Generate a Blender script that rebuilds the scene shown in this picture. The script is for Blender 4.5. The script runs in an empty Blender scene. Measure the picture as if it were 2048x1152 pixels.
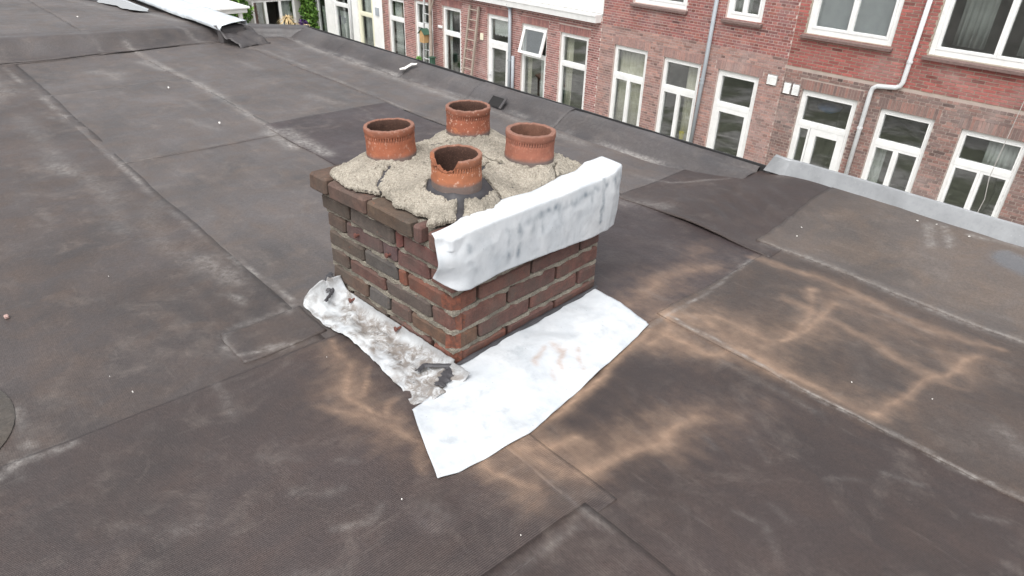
import bpy, bmesh, math, random
import numpy as np
from mathutils import Vector, Matrix, Euler

random.seed(7)
RNG = np.random.default_rng(7)
SC = bpy.context.scene
COL = SC.collection
R = math.radians

# ------------------------------------------------------------------ camera
cam_d = bpy.data.cameras.new('camera')
cam = bpy.data.objects.new('camera', cam_d)
COL.objects.link(cam)
right = Vector((0.66659716, 0.74487066, 0.02856445))
up = Vector((-0.38990443, 0.31575977, 0.86502619))
fwd = Vector((-0.63531312, 0.58776141, -0.50091293))
m = Matrix((right, up, -fwd)).transposed().to_4x4()
m.translation = Vector((1.38896, -1.04558, 1.31432))
cam.matrix_world = m
cam_d.sensor_width = 36.0
cam_d.lens = 23.867
cam_d.clip_start = 0.05
cam_d.clip_end = 400.0
SC.camera = cam

# ------------------------------------------------------------------ sky, sun, exposure
SUN_EL, SUN_AZ = 58.0, 150.0          # azimuth measured from +Y clockwise (towards +X)
world = bpy.data.worlds.new('World')
SC.world = world
world.use_nodes = True
wn = world.node_tree
wn.nodes.clear()
sky = wn.nodes.new('ShaderNodeTexSky')
sky.sky_type = 'NISHITA'
sky.sun_disc = False
sky.sun_elevation = R(SUN_EL)
sky.sun_rotation = R(SUN_AZ)
sky.air_density = 1.0
sky.dust_density = 4.0
sky.ozone_density = 1.0
hsv = wn.nodes.new('ShaderNodeHueSaturation')
hsv.inputs['Saturation'].default_value = 0.14
bg = wn.nodes.new('ShaderNodeBackground')
bg.inputs['Strength'].default_value = 0.15
wo = wn.nodes.new('ShaderNodeOutputWorld')
wn.links.new(sky.outputs[0], hsv.inputs['Color'])
wn.links.new(hsv.outputs[0], bg.inputs['Color'])
wn.links.new(bg.outputs[0], wo.inputs['Surface'])

sun_d = bpy.data.lights.new('sun', 'SUN')
sun_d.energy = 1.1
sun_d.angle = R(50)
sun_d.color = (1.0, 0.97, 0.93)
sun = bpy.data.objects.new('sun', sun_d)
COL.objects.link(sun)
sd = Vector((math.sin(R(SUN_AZ)) * math.cos(R(SUN_EL)), math.cos(R(SUN_AZ)) * math.cos(R(SUN_EL)), math.sin(R(SUN_EL))))
sun.rotation_euler = sd.to_track_quat('Z', 'Y').to_euler()

SC.view_settings.view_transform = 'Standard'
SC.view_settings.look = 'None'
SC.view_settings.gamma = 1.0
SC.view_settings.use_curve_mapping = False
SC.view_settings.exposure = 0.80
SC.render.engine = 'CYCLES'
SC.cycles.max_bounces = 7
SC.cycles.transparent_max_bounces = 12
SC.cycles.use_denoising = True
SC.cycles.sample_clamp_indirect = 6.0

# ------------------------------------------------------------------ numeric noise
def _h(ix, iy, seed):
    n = (ix.astype(np.int64) * 374761393 + iy.astype(np.int64) * 668265263 + seed * 982451653) & 0xFFFFFFFF
    n = ((n ^ (n >> 13)) * 1274126177) & 0xFFFFFFFF
    return ((n ^ (n >> 16)) & 0xFFFF) / 65535.0

def vnoise(x, y, seed=0):
    x = np.asarray(x, float); y = np.asarray(y, float)
    ix = np.floor(x); iy = np.floor(y)
    fx = x - ix; fy = y - iy
    fx = fx * fx * fx * (fx * (fx * 6 - 15) + 10); fy = fy * fy * fy * (fy * (fy * 6 - 15) + 10)
    a = _h(ix, iy, seed); b = _h(ix + 1, iy, seed); c = _h(ix, iy + 1, seed); d = _h(ix + 1, iy + 1, seed)
    return (a * (1 - fx) + b * fx) * (1 - fy) + (c * (1 - fx) + d * fx) * fy - 0.5

def fbm(x, y, octv=4, seed=0, gain=0.5):
    x = np.asarray(x, float); y = np.asarray(y, float)
    s = np.zeros(np.broadcast(x, y).shape); a = 1.0; f = 1.0
    for o in range(octv):
        s = s + a * vnoise(x * f + 17.3 * o, y * f - 9.1 * o, seed + o * 31)
        a *= gain; f *= 2.03
    return s

def sstep(v, a, b):
    t = np.clip((np.asarray(v, float) - a) / (b - a), 0, 1)
    return t * t * (3 - 2 * t)

def seg_dist(x, y, pts):
    d = np.full(x.shape, 1e9)
    for (ax, ay), (bx, by) in zip(pts[:-1], pts[1:]):
        vx, vy = bx - ax, by - ay
        L = vx * vx + vy * vy + 1e-12
        t = np.clip(((x - ax) * vx + (y - ay) * vy) / L, 0, 1)
        d = np.minimum(d, np.hypot(x - ax - t * vx, y - ay - t * vy))
    return d

# ------------------------------------------------------------------ mesh helpers
def link(o, parent=None):
    COL.objects.link(o)
    if parent is not None:
        o.parent = parent
    return o

def mk(name, V, F, mat=None, parent=None, smooth=False):
    me = bpy.data.meshes.new(name)
    me.from_pydata([tuple(map(float, v)) for v in V], [], [tuple(map(int, f)) for f in F])
    if smooth:
        me.polygons.foreach_set('use_smooth', [True] * len(me.polygons))
    me.update()
    if mat:
        me.materials.append(mat)
    return link(bpy.data.objects.new(name, me), parent)

def share(name, me, parent=None):
    return link(bpy.data.objects.new(name, me), parent)

def tag(o, label=None, cat=None, group=None, kind=None):
    if label: o['label'] = label
    if cat: o['category'] = cat
    if group: o['group'] = group
    if kind: o['kind'] = kind
    return o

def empty(name, loc=(0, 0, 0), rz=0.0, label=None, cat=None, group=None):
    o = bpy.data.objects.new(name, None)
    o.empty_display_size = 0.1
    o.location = loc
    o.rotation_euler = (0, 0, rz)
    link(o)
    return tag(o, label, cat, group)

class MB:
    def __init__(s): s.v = []; s.f = []
    def box(s, x0, x1, y0, y1, z0, z1):
        b = len(s.v)
        s.v += [(x0, y0, z0), (x1, y0, z0), (x1, y1, z0), (x0, y1, z0), (x0, y0, z1), (x1, y0, z1), (x1, y1, z1), (x0, y1, z1)]
        s.f += [(b, b+3, b+2, b+1), (b+4, b+5, b+6, b+7), (b, b+1, b+5, b+4), (b+1, b+2, b+6, b+5), (b+2, b+3, b+7, b+6), (b+3, b, b+4, b+7)]
        return s
    def tube(s, pts, r, n=10, cap=True):
        pts = [Vector(p) for p in pts]
        rr = r if isinstance(r, (list, tuple)) else [r] * len(pts)
        b = len(s.v); prev = None
        for i, p in enumerate(pts):
            t = (pts[min(i + 1, len(pts) - 1)] - pts[max(i - 1, 0)]).normalized()
            ref = prev if prev is not None else (Vector((1, 0, 0)) if abs(t.x) < 0.9 else Vector((0, 0, 1)))
            a = (ref - t * ref.dot(t)).normalized(); prev = a
            c = t.cross(a)
            for k in range(n):
                an = 2 * math.pi * k / n
                s.v.append(tuple(p + (a * math.cos(an) + c * math.sin(an)) * rr[i]))
        for i in range(len(pts) - 1):
            for k in range(n):
                s.f.append((b + i*n + k, b + i*n + (k+1) % n, b + (i+1)*n + (k+1) % n, b + (i+1)*n + k))
        if cap:
            s.f.append(tuple(b + k for k in range(n))[::-1])
            s.f.append(tuple(b + (len(pts) - 1) * n + k for k in range(n)))
        return s
    def prism(s, prof, axis, a0, a1):
        """profile of (p,q) closed loop, extruded along axis: 'x' -> (y,z), 'y' -> (x,z), 'z' -> (x,y)"""
        b = len(s.v); n = len(prof)
        for a in (a0, a1):
            for p, q in prof:
                s.v.append({'x': (a, p, q), 'y': (p, a, q), 'z': (p, q, a)}[axis])
        for k in range(n):
            s.f.append((b + k, b + (k + 1) % n, b + n + (k + 1) % n, b + n + k))
        s.f.append(tuple(range(b, b + n))[::-1]); s.f.append(tuple(range(b + n, b + 2 * n)))
        return s
    def build(s, name, mat, parent=None, smooth=False, bevel=0.0):
        o = mk(name, s.v, s.f, mat, parent, smooth)
        bm = bmesh.new(); bm.from_mesh(o.data)
        bmesh.ops.recalc_face_normals(bm, faces=bm.faces)
        if bevel > 0:
            bmesh.ops.bevel(bm, geom=list(bm.edges), offset=bevel, segments=1, affect='EDGES', profile=0.5)
        bm.to_mesh(o.data); bm.free()
        return o

def grid_faces(nu, nv):
    i = np.arange(nu - 1)[:, None]; j = np.arange(nv - 1)[None, :]
    a = i * nv + j
    return np.stack([a, a + nv, a + nv + 1, a + 1], -1).reshape(-1, 4)

def sheet_mesh(name, V, nu, nv, mat, parent=None, thick=0.004, smooth=True, down=None):
    """grid (nu x nv) surface turned into a closed thin sheet; V is (nu*nv,3)"""
    V = np.asarray(V, float)
    F = grid_faces(nu, nv)
    idx = np.arange(nu * nv).reshape(nu, nv)
    loop = list(idx[:, 0]) + list(idx[-1, 1:]) + list(idx[-2::-1, -1]) + list(idx[0, -2:0:-1])
    low = V[loop] - np.array([0, 0, thick]) if down is None else V[loop] + np.array(down)
    base = len(V)
    n = len(loop)
    SF = [(loop[k], base + k, base + (k + 1) % n, loop[(k + 1) % n]) for k in range(n)]
    AV = np.vstack([V, low])
    o = mk(name, AV, [tuple(f) for f in F] + SF, mat, parent, smooth)
    return o

def attr(o, name, vals):
    me = o.data
    a = me.attributes.new(name, 'FLOAT', 'POINT')
    full = np.zeros(len(me.vertices)); full[:len(vals)] = vals
    if len(vals) < len(full):
        full[len(vals):] = 0
    a.data.foreach_set('value', full.astype(np.float32))

# ------------------------------------------------------------------ material helpers
class NT:
    def __init__(s, name):
        s.m = bpy.data.materials.new(name); s.m.use_nodes = True
        s.t = s.m.node_tree; s.n = s.t.nodes; s.l = s.t.links
        s.b = s.n['Principled BSDF']
        s.tc = s.n.new('ShaderNodeTexCoord')
        s.geo = s.n.new('ShaderNodeNewGeometry')
    def noise(s, scale, vec=None, detail=4, rough=0.55, dist=0.0):
        k = s.n.new('ShaderNodeTexNoise')
        k.inputs['Scale'].default_value = scale; k.inputs['Detail'].default_value = detail
        k.inputs['Roughness'].default_value = rough; k.inputs['Distortion'].default_value = dist
        s.l.new(vec if vec is not None else s.tc.outputs['Object'], k.inputs['Vector'])
        return k.outputs['Fac']
    def voro(s, scale, vec=None, feature='F1'):
        k = s.n.new('ShaderNodeTexVoronoi'); k.feature = feature
        k.inputs['Scale'].default_value = scale
        s.l.new(vec if vec is not None else s.tc.outputs['Object'], k.inputs['Vector'])
        return k.outputs['Distance']
    def mapping(s, scale=(1, 1, 1), rot=(0, 0, 0), src=None, loc=(0, 0, 0)):
        k = s.n.new('ShaderNodeMapping')
        k.inputs['Scale'].default_value = scale; k.inputs['Rotation'].default_value = rot; k.inputs['Location'].default_value = loc
        s.l.new(src if src is not None else s.tc.outputs['Object'], k.inputs['Vector'])
        return k.outputs[0]
    def ramp(s, fac, a, b, lo=0.0, hi=1.0):
        k = s.n.new('ShaderNodeMapRange'); k.clamp = True
        k.inputs['From Min'].default_value = a; k.inputs['From Max'].default_value = b
        k.inputs['To Min'].default_value = lo; k.inputs['To Max'].default_value = hi
        s.l.new(fac, k.inputs['Value'])
        return k.outputs[0]
    def math(s, op, a, b=None):
        k = s.n.new('ShaderNodeMath'); k.operation = op
        for i, v in enumerate((a, b)):
            if v is None: continue
            if isinstance(v, (int, float)): k.inputs[i].default_value = v
            else: s.l.new(v, k.inputs[i])
        return k.outputs[0]
    def mix(s, fac, a, b, mode='MIX'):
        k = s.n.new('ShaderNodeMix'); k.data_type = 'RGBA'; k.blend_type = mode
        for sock, v in ((k.inputs['Factor'], fac), (k.inputs['A'], a), (k.inputs['B'], b)):
            if isinstance(v, (int, float)): sock.default_value = v
            elif isinstance(v, (tuple, list)): sock.default_value = (v[0], v[1], v[2], 1)
            else: s.l.new(v, sock)
        return k.outputs['Result']
    def attr(s, name, color=False):
        k = s.n.new('ShaderNodeAttribute'); k.attribute_name = name
        return k.outputs['Color'] if color else k.outputs['Fac']
    def bump(s, h, strength, dist, prev=None):
        k = s.n.new('ShaderNodeBump'); k.inputs['Strength'].default_value = strength; k.inputs['Distance'].default_value = dist
        s.l.new(h, k.inputs['Height'])
        if prev is not None: s.l.new(prev, k.inputs['Normal'])
        return k.outputs[0]
    def out(s, color=None, rough=None, normal=None, metal=None, spec=None):
        for nm, v in (('Base Color', color), ('Roughness', rough), ('Normal', normal), ('Metallic', metal), ('Specular IOR Level', spec)):
            if v is None: continue
            if isinstance(v, (int, float)): s.b.inputs[nm].default_value = v
            elif isinstance(v, (tuple, list)): s.b.inputs[nm].default_value = (v[0], v[1], v[2], 1)
            else: s.l.new(v, s.b.inputs[nm])
        return s.m

def simple(name, col, rough=0.6, var=0.12, scale=8.0, metal=0.0, bump=0.0, bscale=60.0, dirt=0.0, spec=0.5):
    t = NT(name)
    n = t.noise(scale, detail=5)
    c = t.mix(t.ramp(n, 0.3, 0.7), tuple(v * (1 - var) for v in col), tuple(min(1, v * (1 + var)) for v in col))
    if dirt > 0:
        d = t.ramp(t.noise(scale * 2.7, detail=6, rough=0.7), 0.52, 0.75)
        c = t.mix(t.math('MULTIPLY', d, dirt), c, (0.12, 0.10, 0.085))
    nrm = t.bump(t.noise(bscale, detail=4), bump, 0.003) if bump > 0 else None
    return t.out(c, rough, nrm, metal, spec)

# ------------------------------------------------------------------ roof: height field and stains
def hfield(x, y):
    x = np.asarray(x, float); y = np.asarray(y, float)
    h = 0.012 * fbm(x * 0.9, y * 0.9, 3, 5) + 0.0045 * fbm(x * 4.5 + y, y * 4.5, 3, 9)
    h = h * (1 - np.exp(-((x + 0.3) ** 2 + (y - 0.3) ** 2) / 0.5) * 0.6)
    h += 0.085 * sstep(x, -0.75, 0.05) * sstep(y, 1.62, 2.26)
    step_x = -5.72 - 0.03 * np.clip(y, -1, 2) + 0.05 * fbm(y * 1.5, y * 0 + 3, 3, 2)
    hs = np.interp(y, [-1.5, -0.3, 1.0, 1.6], [0.18, 0.155, 0.10, 0.075]) + 0.015 * fbm(y * 1.3, y * 0, 2, 8)
    h += hs * sstep(-x, -(step_x + 0.12), -(step_x - 0.10))
    h -= 0.022 * sstep(-x, 6.95, 7.3) * sstep(y, 0.5, 1.2)
    # ripples next to the step, a wrinkle bundle behind the chimney
    h += 0.012 * np.exp(-((x + 5.45) / 0.07) ** 2) * (0.6 + fbm(y * 2, y * 0, 2, 3))
    wr = np.exp(-((x + 0.28) ** 2 / 0.05 + (y - 1.66) ** 2 / 0.02))
    h += 0.03 * wr
    wr2 = np.exp(-((x + 0.05) ** 2 / 0.08 + (y - 1.85) ** 2 / 0.05))
    h += 0.006 * wr2 * np.sin((x * 0.5 + y) * 60)
    h += 0.007 * np.exp(-((x - 0.43) ** 2 / 0.006 + (y + 0.11) ** 2 / 0.005))
    # round mound of an older patch, bottom left
    h += 0.005 * sstep(-np.hypot(x + 0.66, y + 1.32), -0.30, -0.22)
    h += 0.006 * sstep(-np.hypot((x - 0.43) / 1.2, y + 0.385), -0.062, -0.03)
    return h

SAND = [  # polyline, half width, strength
    ([(0.246, 0.674), (0.314, 0.342), (0.358, 0.076), (0.372, -0.129)], 0.022, 0.95),
    ([(0.29, 0.70), (0.396, 0.711), (0.456, 0.683), (0.51, 0.749), (0.53, 0.80)], 0.028, 1.0),
    ([(0.308, 0.604), (0.304, 0.721), (0.26, 0.795)], 0.032, 0.9),
    ([(0.25, 0.82), (0.33, 0.88), (0.47, 0.83)], 0.06, 0.75),
    ([(0.256, 0.816), (0.359, 0.93), (0.562, 0.913), (0.614, 1.023), (0.60, 1.337)], 0.035, 0.62),
    ([(0.49, 0.80), (0.765, 0.80), (0.976, 0.81)], 0.045, 0.60),
    ([(0.544, 0.79), (0.60, 0.954), (0.577, 1.129), (0.50, 1.40)], 0.03, 0.5),
    ([(0.981, 0.813), (0.985, 0.994), (1.067, 1.301), (1.069, 1.39)], 0.035, 0.6),
    ([(0.403, -0.083), (0.46, 0.0), (0.47, 0.07)], 0.035, 0.85),
    ([(0.43, -0.07), (0.546, -0.055), (0.58, 0.063), (0.62, 0.235), (0.64, 0.42)], 0.05, 0.6),
    ([(0.376, -0.202), (0.446, -0.193), (0.541, -0.141)], 0.035, 0.75),
    ([(-0.373, -0.232), (-0.29, -0.245), (-0.225, -0.262), (-0.111, -0.316), (0.019, -0.318), (0.10, -0.275)], 0.012, 0.8),
    ([(-0.177, -0.22), (-0.13, -0.235), (-0.078, -0.285)], 0.011, 0.7),
    ([(0.004, -0.22), (0.03, -0.26), (0.083, -0.292)], 0.011, 0.75),
    ([(-0.11, -0.40), (0.082, -0.325), (0.197, -0.272), (0.30, -0.33)], 0.04, 0.42),
    ([(-0.30, -0.27), (-0.1, -0.30)], 0.06, 0.25),
    ([(0.083, -0.875), (0.092, -0.84)], 0.036, 0.40),
    ([(0.41, -0.39), (0.445, -0.38)], 0.035, 0.32),
    ([(1.25, 1.02), (1.31, 0.98)], 0.04, 0.55),
    ([(0.1, 0.75), (0.05, 1.0), (0.14, 1.25)], 0.07, 0.35),
    ([(0.20, 1.45), (0.5, 1.5), (0.8, 1.45), (1.1, 1.5)], 0.06, 0.42),
    ([(0.44, 1.25), (0.80, 1.2), (1.1, 1.15)], 0.05, 0.35),
    ([(0.70, 0.36), (0.74, 0.33)], 0.010, 0.3), ([(0.785, 0.45), (0.87, 0.405)], 0.009, 0.28),
    ([(1.09, 0.60), (1.175, 0.633)], 0.010, 0.35), ([(1.30, 0.64), (1.36, 0.67)], 0.010, 0.32),
    ([(0.95, 0.27), (1.01, 0.25)], 0.009, 0.28), ([(1.0, 0.46), (1.07, 0.53)], 0.008, 0.28), ([(0.9, 0.18), (0.97, 0.2), (1.05, 0.13)], 0.008, 0.28),
    ([(0.15, -0.62), (0.2, -0.58), (0.22, -0.52)], 0.015, 0.26), ([(-0.02, -0.62), (0.05, -0.55)], 0.014, 0.26), ([(0.12, -0.48), (0.16, -0.44)], 0.012, 0.28),
    ([(0.31, -0.60), (0.35, -0.53), (0.33, -0.47)], 0.009, 0.5), ([(-0.02, -0.98), (0.03, -0.93)], 0.02, 0.35), ([(0.37, -0.72), (0.42, -0.66)], 0.02, 0.3),
]
def plen(p_): return sum(math.hypot(b[0] - a[0], b[1] - a[1]) for a, b in zip(p_[:-1], p_[1:]))
FAINT = [(p_, w_ * .9, a_ * .55) for p_, w_, a_ in SAND if plen(p_) < 0.24 and not (-.4 < p_[0][0] < .5 and -.3 < p_[0][1] < .8)]
SAND = [(p_, w_ * (.36 if w_ >= .03 else .62), min(.95, a_ * 1.05)) for p_, w_, a_ in SAND if not (plen(p_) < 0.24 and not (-.4 < p_[0][0] < .5 and -.3 < p_[0][1] < .8))]
SAND += [([(.30, .85), (.50, .95), (.62, 1.1)], .13, .30), ([(.50, .84), (.95, .84)], .09, .26), ([(.6, 1.4), (1.1, 1.3)], .10, .22), ([(.42, -.06), (.52, .02), (.60, .25)], .10, .30), ([(-.30, -.27), (-.05, -.33), (.12, -.33)], .09, .30),
         ([(.05, .78), (.10, 1.1), (.0, 1.35)], .12, .22), ([(.38, -.2), (.55, -.16)], .06, .30), ([(.30, .62), (.45, .70)], .06, .35), ([(.62, .35), (.75, .60)], .12, .16)]
SAND += [(p_, w_ * 4.0, a_ * .19) for p_, w_, a_ in SAND if w_ < .03]
PALE = FAINT + [
    ([(-1.95, -0.30), (-1.70, -0.38), (-1.4, -0.42), (-1.05, -0.34)], 0.04, 0.2),
    ([(-3.9, -0.50), (-2.8, -0.50), (-2.2, -0.42), (-1.69, -0.50)], 0.05, 0.22),
    ([(-2.77, -0.55), (-2.6, -0.50)], 0.05, 0.4),
    ([(-1.22, -0.32), (-0.95, -0.30)], 0.035, 0.4),
    ([(-4.9, 0.2), (-4.75, 0.30), (-4.6, 0.26)], 0.07, 0.45), ([(-6.9, 1.25), (-6.3, 1.38)], 0.06, 0.6), ([(-8.6, 0.75), (-7.4, 1.0)], 0.05, 0.35),
    ([(-4.9, 2.03), (-3.3, 2.0), (-1.3, 2.0)], 0.045, 0.55),
    ([(-6.6, -0.75), (-5.5, -0.55), (-4.5, -0.5)], 0.12, 0.42),
    ([(-5.38, -0.33), (-4.15, -0.29), (-2.59, -0.26), (-1.34, -0.245), (-0.71, -0.20)], 0.0085, 0.75),
    ([(-5.69, 0.66), (-4.57, 0.70), (-3.8, 0.69), (-2.77, 0.64), (-2.08, 0.67)], 0.022, 0.75),
    ([(-5.1, 0.60), (-4.7, 0.66)], 0.04, 0.7), ([(-4.1, 0.70), (-3.6, 0.68)], 0.04, 0.55), ([(-2.65, 0.60), (-2.3, 0.60)], 0.035, 0.9), ([(-2.62, 0.70), (-2.3, 0.70), (-2.05, 0.69)], 0.035, 0.75),
    ([(-5.7, 1.65), (-3.71, 1.60), (-2.57, 1.56)], 0.009, 0.6),
    ([(-5.15, 2.06), (-4.6, 2.03)], 0.025, 0.8), ([(-4.1, 2.03), (-2.4, 2.0)], 0.018, 0.65),
    ([(0.16, 1.60), (0.40, 1.625), (0.83, 1.59), (1.2, 1.62), (2.0, 1.62)], 0.020, 0.5),
    ([(0.25, 0.79), (0.49, 0.785), (0.84, 0.76), (1.4, 0.78)], 0.006, 0.8),
    ([(0.24, 0.67), (0.24, 0.99), (0.19, 1.48)], 0.006, 0.6),
    ([(0.54, -0.1), (0.67, -0.1), (0.9, -0.1), (1.4, -0.1)], 0.005, 0.35), ([(0.69, -0.5), (0.68, -0.22), (0.67, -0.1)], 0.005, 0.3),
    ([(-0.71, -1.1), (-0.6, -1.07), (-0.49, -1.06), (-0.40, -1.10), (-0.36, -1.16)], 0.009, 0.65),
    ([(-0.40, -1.12), (-0.385, -1.04), (-0.38, -0.98)], 0.013, 0.7),
    ([(-0.65, -0.29), (-0.655, -0.40), (-0.64, -0.47), (-0.57, -0.50), (-0.50, -0.49), (-0.46, -0.38), (-0.44, -0.24)], 0.0085, 0.6),
    ([(-0.68, -0.23), (-0.64, -0.25)], 0.018, 0.6), ([(-0.49, -0.40), (-0.46, -0.33)], 0.013, 0.6),
    ([(-4.21, -0.34), (-4.3, 0.2), (-4.38, 0.63)], 0.007, 0.4), ([(-2.56, -0.27), (-2.63, 0.6)], 0.006, 0.3),
    ([(-0.95, 1.80), (-0.55, 1.86), (-0.35, 2.1)], 0.008, 0.5), ([(-0.6, 1.45), (-0.45, 1.52), (-0.36, 1.56)], 0.05, 0.38),
    ([(0.60, 2.20), (0.67, 2.02)], 0.016, 0.8), ([(0.64, 2.24), (0.72, 2.10)], 0.010, 0.8), ([(0.70, 2.18), (0.74, 2.05)], 0.007, 0.7),
    ([(0.75, 2.24), (0.95, 2.26)], 0.012, 0.8),
    ([(-6.2, 0.42), (-5.9, 0.40), (-5.6, 0.42)], 0.01, 0.5), ([(-6.0, 1.2), (-5.5, 1.3)], 0.02, 0.4),
    ([(-5.30, 1.5), (-4.9, 1.62)], 0.02, 0.4), ([(-3.3, 1.2), (-3.0, 1.25)], 0.035, 0.35), ([(-4.7, 1.25), (-4.3, 1.28)], 0.03, 0.3),
    ([(-3.2, 0.30), (-2.9, 0.38)], 0.03, 0.35), ([(-0.9, -0.36), (-0.8, -0.34)], 0.012, 0.5),
]
rw = random.Random(12)
for k in range(46):
    x_ = rw.uniform(-5.2, 1.6); y_ = rw.uniform(-1.3, 2.0)
    along_y = (-0.4 < x_ < 0.68 and y_ < -0.2)
    L_ = rw.uniform(.08, .38); a_ = rw.uniform(-.25, .25) + (math.pi / 2 if along_y else 0)
    PALE.append(([(x_, y_), (x_ + L_ * .5 * math.cos(a_) , y_ + L_ * .5 * math.sin(a_) + .01), (x_ + L_ * math.cos(a_), y_ + L_ * math.sin(a_))], rw.uniform(.006, .018), rw.uniform(.12, .34)))
DARK = [
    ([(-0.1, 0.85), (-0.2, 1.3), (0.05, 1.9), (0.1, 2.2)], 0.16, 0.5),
    ([(0.36, 0.40), (0.45, 0.52), (0.40, 0.30), (0.40, 0.12)], 0.07, 0.8),
    ([(0.62, 0.93), (0.75, 1.05), (0.90, 1.0)], 0.09, 0.45), ([(1.2, 1.2), (1.4, 1.35)], 0.10, 0.5), ([(0.36, 1.2), (0.42, 1.05)], 0.08, 0.4),
    ([(0.48, -0.15), (0.60, -0.12)], 0.035, 0.6), ([(-0.36, -0.5), (-0.3, -0.9)], 0.08, 0.4), ([(0.15, -1.0), (0.18, -0.8)], 0.05, 0.35),
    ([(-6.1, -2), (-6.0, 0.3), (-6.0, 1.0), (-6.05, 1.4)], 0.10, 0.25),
]
WET = [([(0.96, 2.12), (1.06, 2.10), (1.3, 2.12)], 0.075, 1.0)]

def stain(x, y, strokes, seed, warp=0.02, power=1.6):
    wx = x + warp * fbm(x * 9, y * 9, 3, seed) * 2
    wy = y + warp * fbm(x * 9 + 40, y * 9, 3, seed + 1) * 2
    far = sstep(-x, 1.8, 5)
    s = np.zeros(x.shape)
    for pts, w, a in strokes:
        bx = [p[0] for p in pts]; by = [p[1] for p in pts]
        if x.max() < min(bx) - 4 * w or x.min() > max(bx) + 4 * w or y.max() < min(by) - 4 * w or y.min() > max(by) + 4 * w:
            continue
        d = seg_dist(wx, wy, pts)
        s = 1 - (1 - s) * (1 - a * np.exp(-(d / w) ** power))
    return np.clip(s * (0.88 + 0.45 * fbm(x * 14, y * 14, 4, seed + 5)), 0, 1)

def sheet_mat(name, base, ribaxis=None, rib=0.0, brown=0.4):
    t = NT(name)
    P = t.geo.outputs['Position']
    big = t.noise(1.6, P, 3, 0.5, 0.4); mid = t.noise(7.0, P, 5, 0.6, 0.6); fine = t.noise(240.0, P, 3, 0.6)
    c = t.mix(t.ramp(big, 0.3, 0.7), tuple(v * 0.66 for v in base), tuple(v * 1.22 for v in base))
    c = t.mix(t.math('MULTIPLY', t.ramp(mid, 0.42, 0.72), brown), c, (base[0] * 1.42, base[1] * 1.22, base[2] * 1.02))
    sv = t.mapping((2.2, 14, 1) if ribaxis == 'x' else (14, 2.2, 1), src=P)
    st = t.noise(1.0, sv, 5, 0.65)
    c = t.mix(t.math('MULTIPLY', t.ramp(st, 0.50, 0.80), 0.30), c, (base[0] * 2.0, base[1] * 1.85, base[2] * 1.7))
    sv2 = t.mapping((5, 30, 1) if ribaxis == 'x' else (30, 5, 1), src=P, loc=(3, 7, 0))
    c = t.mix(t.math('MULTIPLY', t.ramp(t.noise(1.0, sv2, 4, 0.6), 0.62, 0.80), 0.28), c, (0.21, 0.185, 0.165))
    # mineral speckle
    c = t.mix(t.ramp(fine, 0.35, 0.7, 0, 0.5), c, t.mix(0.5, c, (0.0, 0.0, 0.0)), 'MIX')
    c = t.mix(t.ramp(t.voro(85, P), 0.0, 0.055, 0.30, 0.0), c, (0.5, 0.48, 0.46))
    cl_ = t.math('MULTIPLY', t.ramp(t.noise(4.2, P, 6, 0.72, 0.9), 0.50, 0.78), t.ramp(t.noise(17.0, P, 4, 0.6), 0.35, 0.65))
    c = t.mix(t.math('MULTIPLY', cl_, 0.50), c, (0.20, 0.168, 0.146))
    gr_ = t.noise(95.0, P, 4, 0.7)
    c = t.mix(t.ramp(gr_, 0.36, 0.66), t.mix(1.0, c, (0.86, 0.85, 0.85), 'MULTIPLY'), t.mix(1.0, c, (1.13, 1.13, 1.13), 'MULTIPLY'))
    # named stains
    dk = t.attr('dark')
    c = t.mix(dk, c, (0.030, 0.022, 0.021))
    sn = t.noise(22, P, 5, 0.6)
    sw = t.noise(1.0, t.mapping((34, 10, 1) if ribaxis == 'y' else (10, 34, 1), src=P), 6, 0.7)
    sa_ = t.math('ADD', t.attr('sand'), t.math('MULTIPLY', t.math('SUBTRACT', sn, 0.5), 0.34))
    sa_ = t.math('ADD', sa_, t.math('MULTIPLY', t.math('SUBTRACT', sw, 0.5), 0.42))
    sand = t.math('MULTIPLY', t.ramp(sa_, 0.02, 1.15), t.ramp(t.attr('sand'), 0.0, 0.22))
    c = t.mix(sand, c, t.mix(sn, (0.215, 0.130, 0.085), (0.42, 0.290, 0.200)))
    pn = t.noise(48, P, 5, 0.75)
    pale = t.math('MULTIPLY', t.attr('pale'), t.ramp(pn, 0.36, 0.66, 0.12, 1.0))
    c = t.mix(pale, c, t.mix(pn, (0.22, 0.205, 0.19), (0.40, 0.38, 0.36)))
    wet = t.attr('wet')
    c = t.mix(t.math('MULTIPLY', wet, 0.75), c, (0.105, 0.11, 0.12))  # bluish grey of the puddle's sky reflection, put into the base colour
    nb = t.bump(t.noise(55, P, 4, 0.6), 0.35, 0.004)
    if rib > 0:
        w = t.n.new('ShaderNodeTexWave'); w.wave_type = 'BANDS'; w.bands_direction = 'Y' if ribaxis == 'x' else 'X'
        w.inputs['Scale'].default_value = 58; w.inputs['Distortion'].default_value = 2.4; w.inputs['Detail'].default_value = 2
        w.inputs['Detail Scale'].default_value = 0.3
        t.l.new(P, w.inputs['Vector'])
        nb = t.bump(w.outputs['Fac'], rib * 0.6, 0.0012, nb)
        c = t.mix(t.ramp(w.outputs['Fac'], 0.2, 0.9, 0, 0.26 * rib), c, t.mix(0.6, c, (0.2, 0.18, 0.17)))
    nb = t.bump(fine, 0.30, 0.0012, nb); nb = t.bump(gr_, 0.45, 0.0025, nb)
    rough = t.math('SUBTRACT', t.ramp(mid, 0.3, 0.8, 0.44, 0.68), t.math('MULTIPLY', wet, 0.5))
    return t.out(c, rough, nb, 0.0, 0.5)

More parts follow.
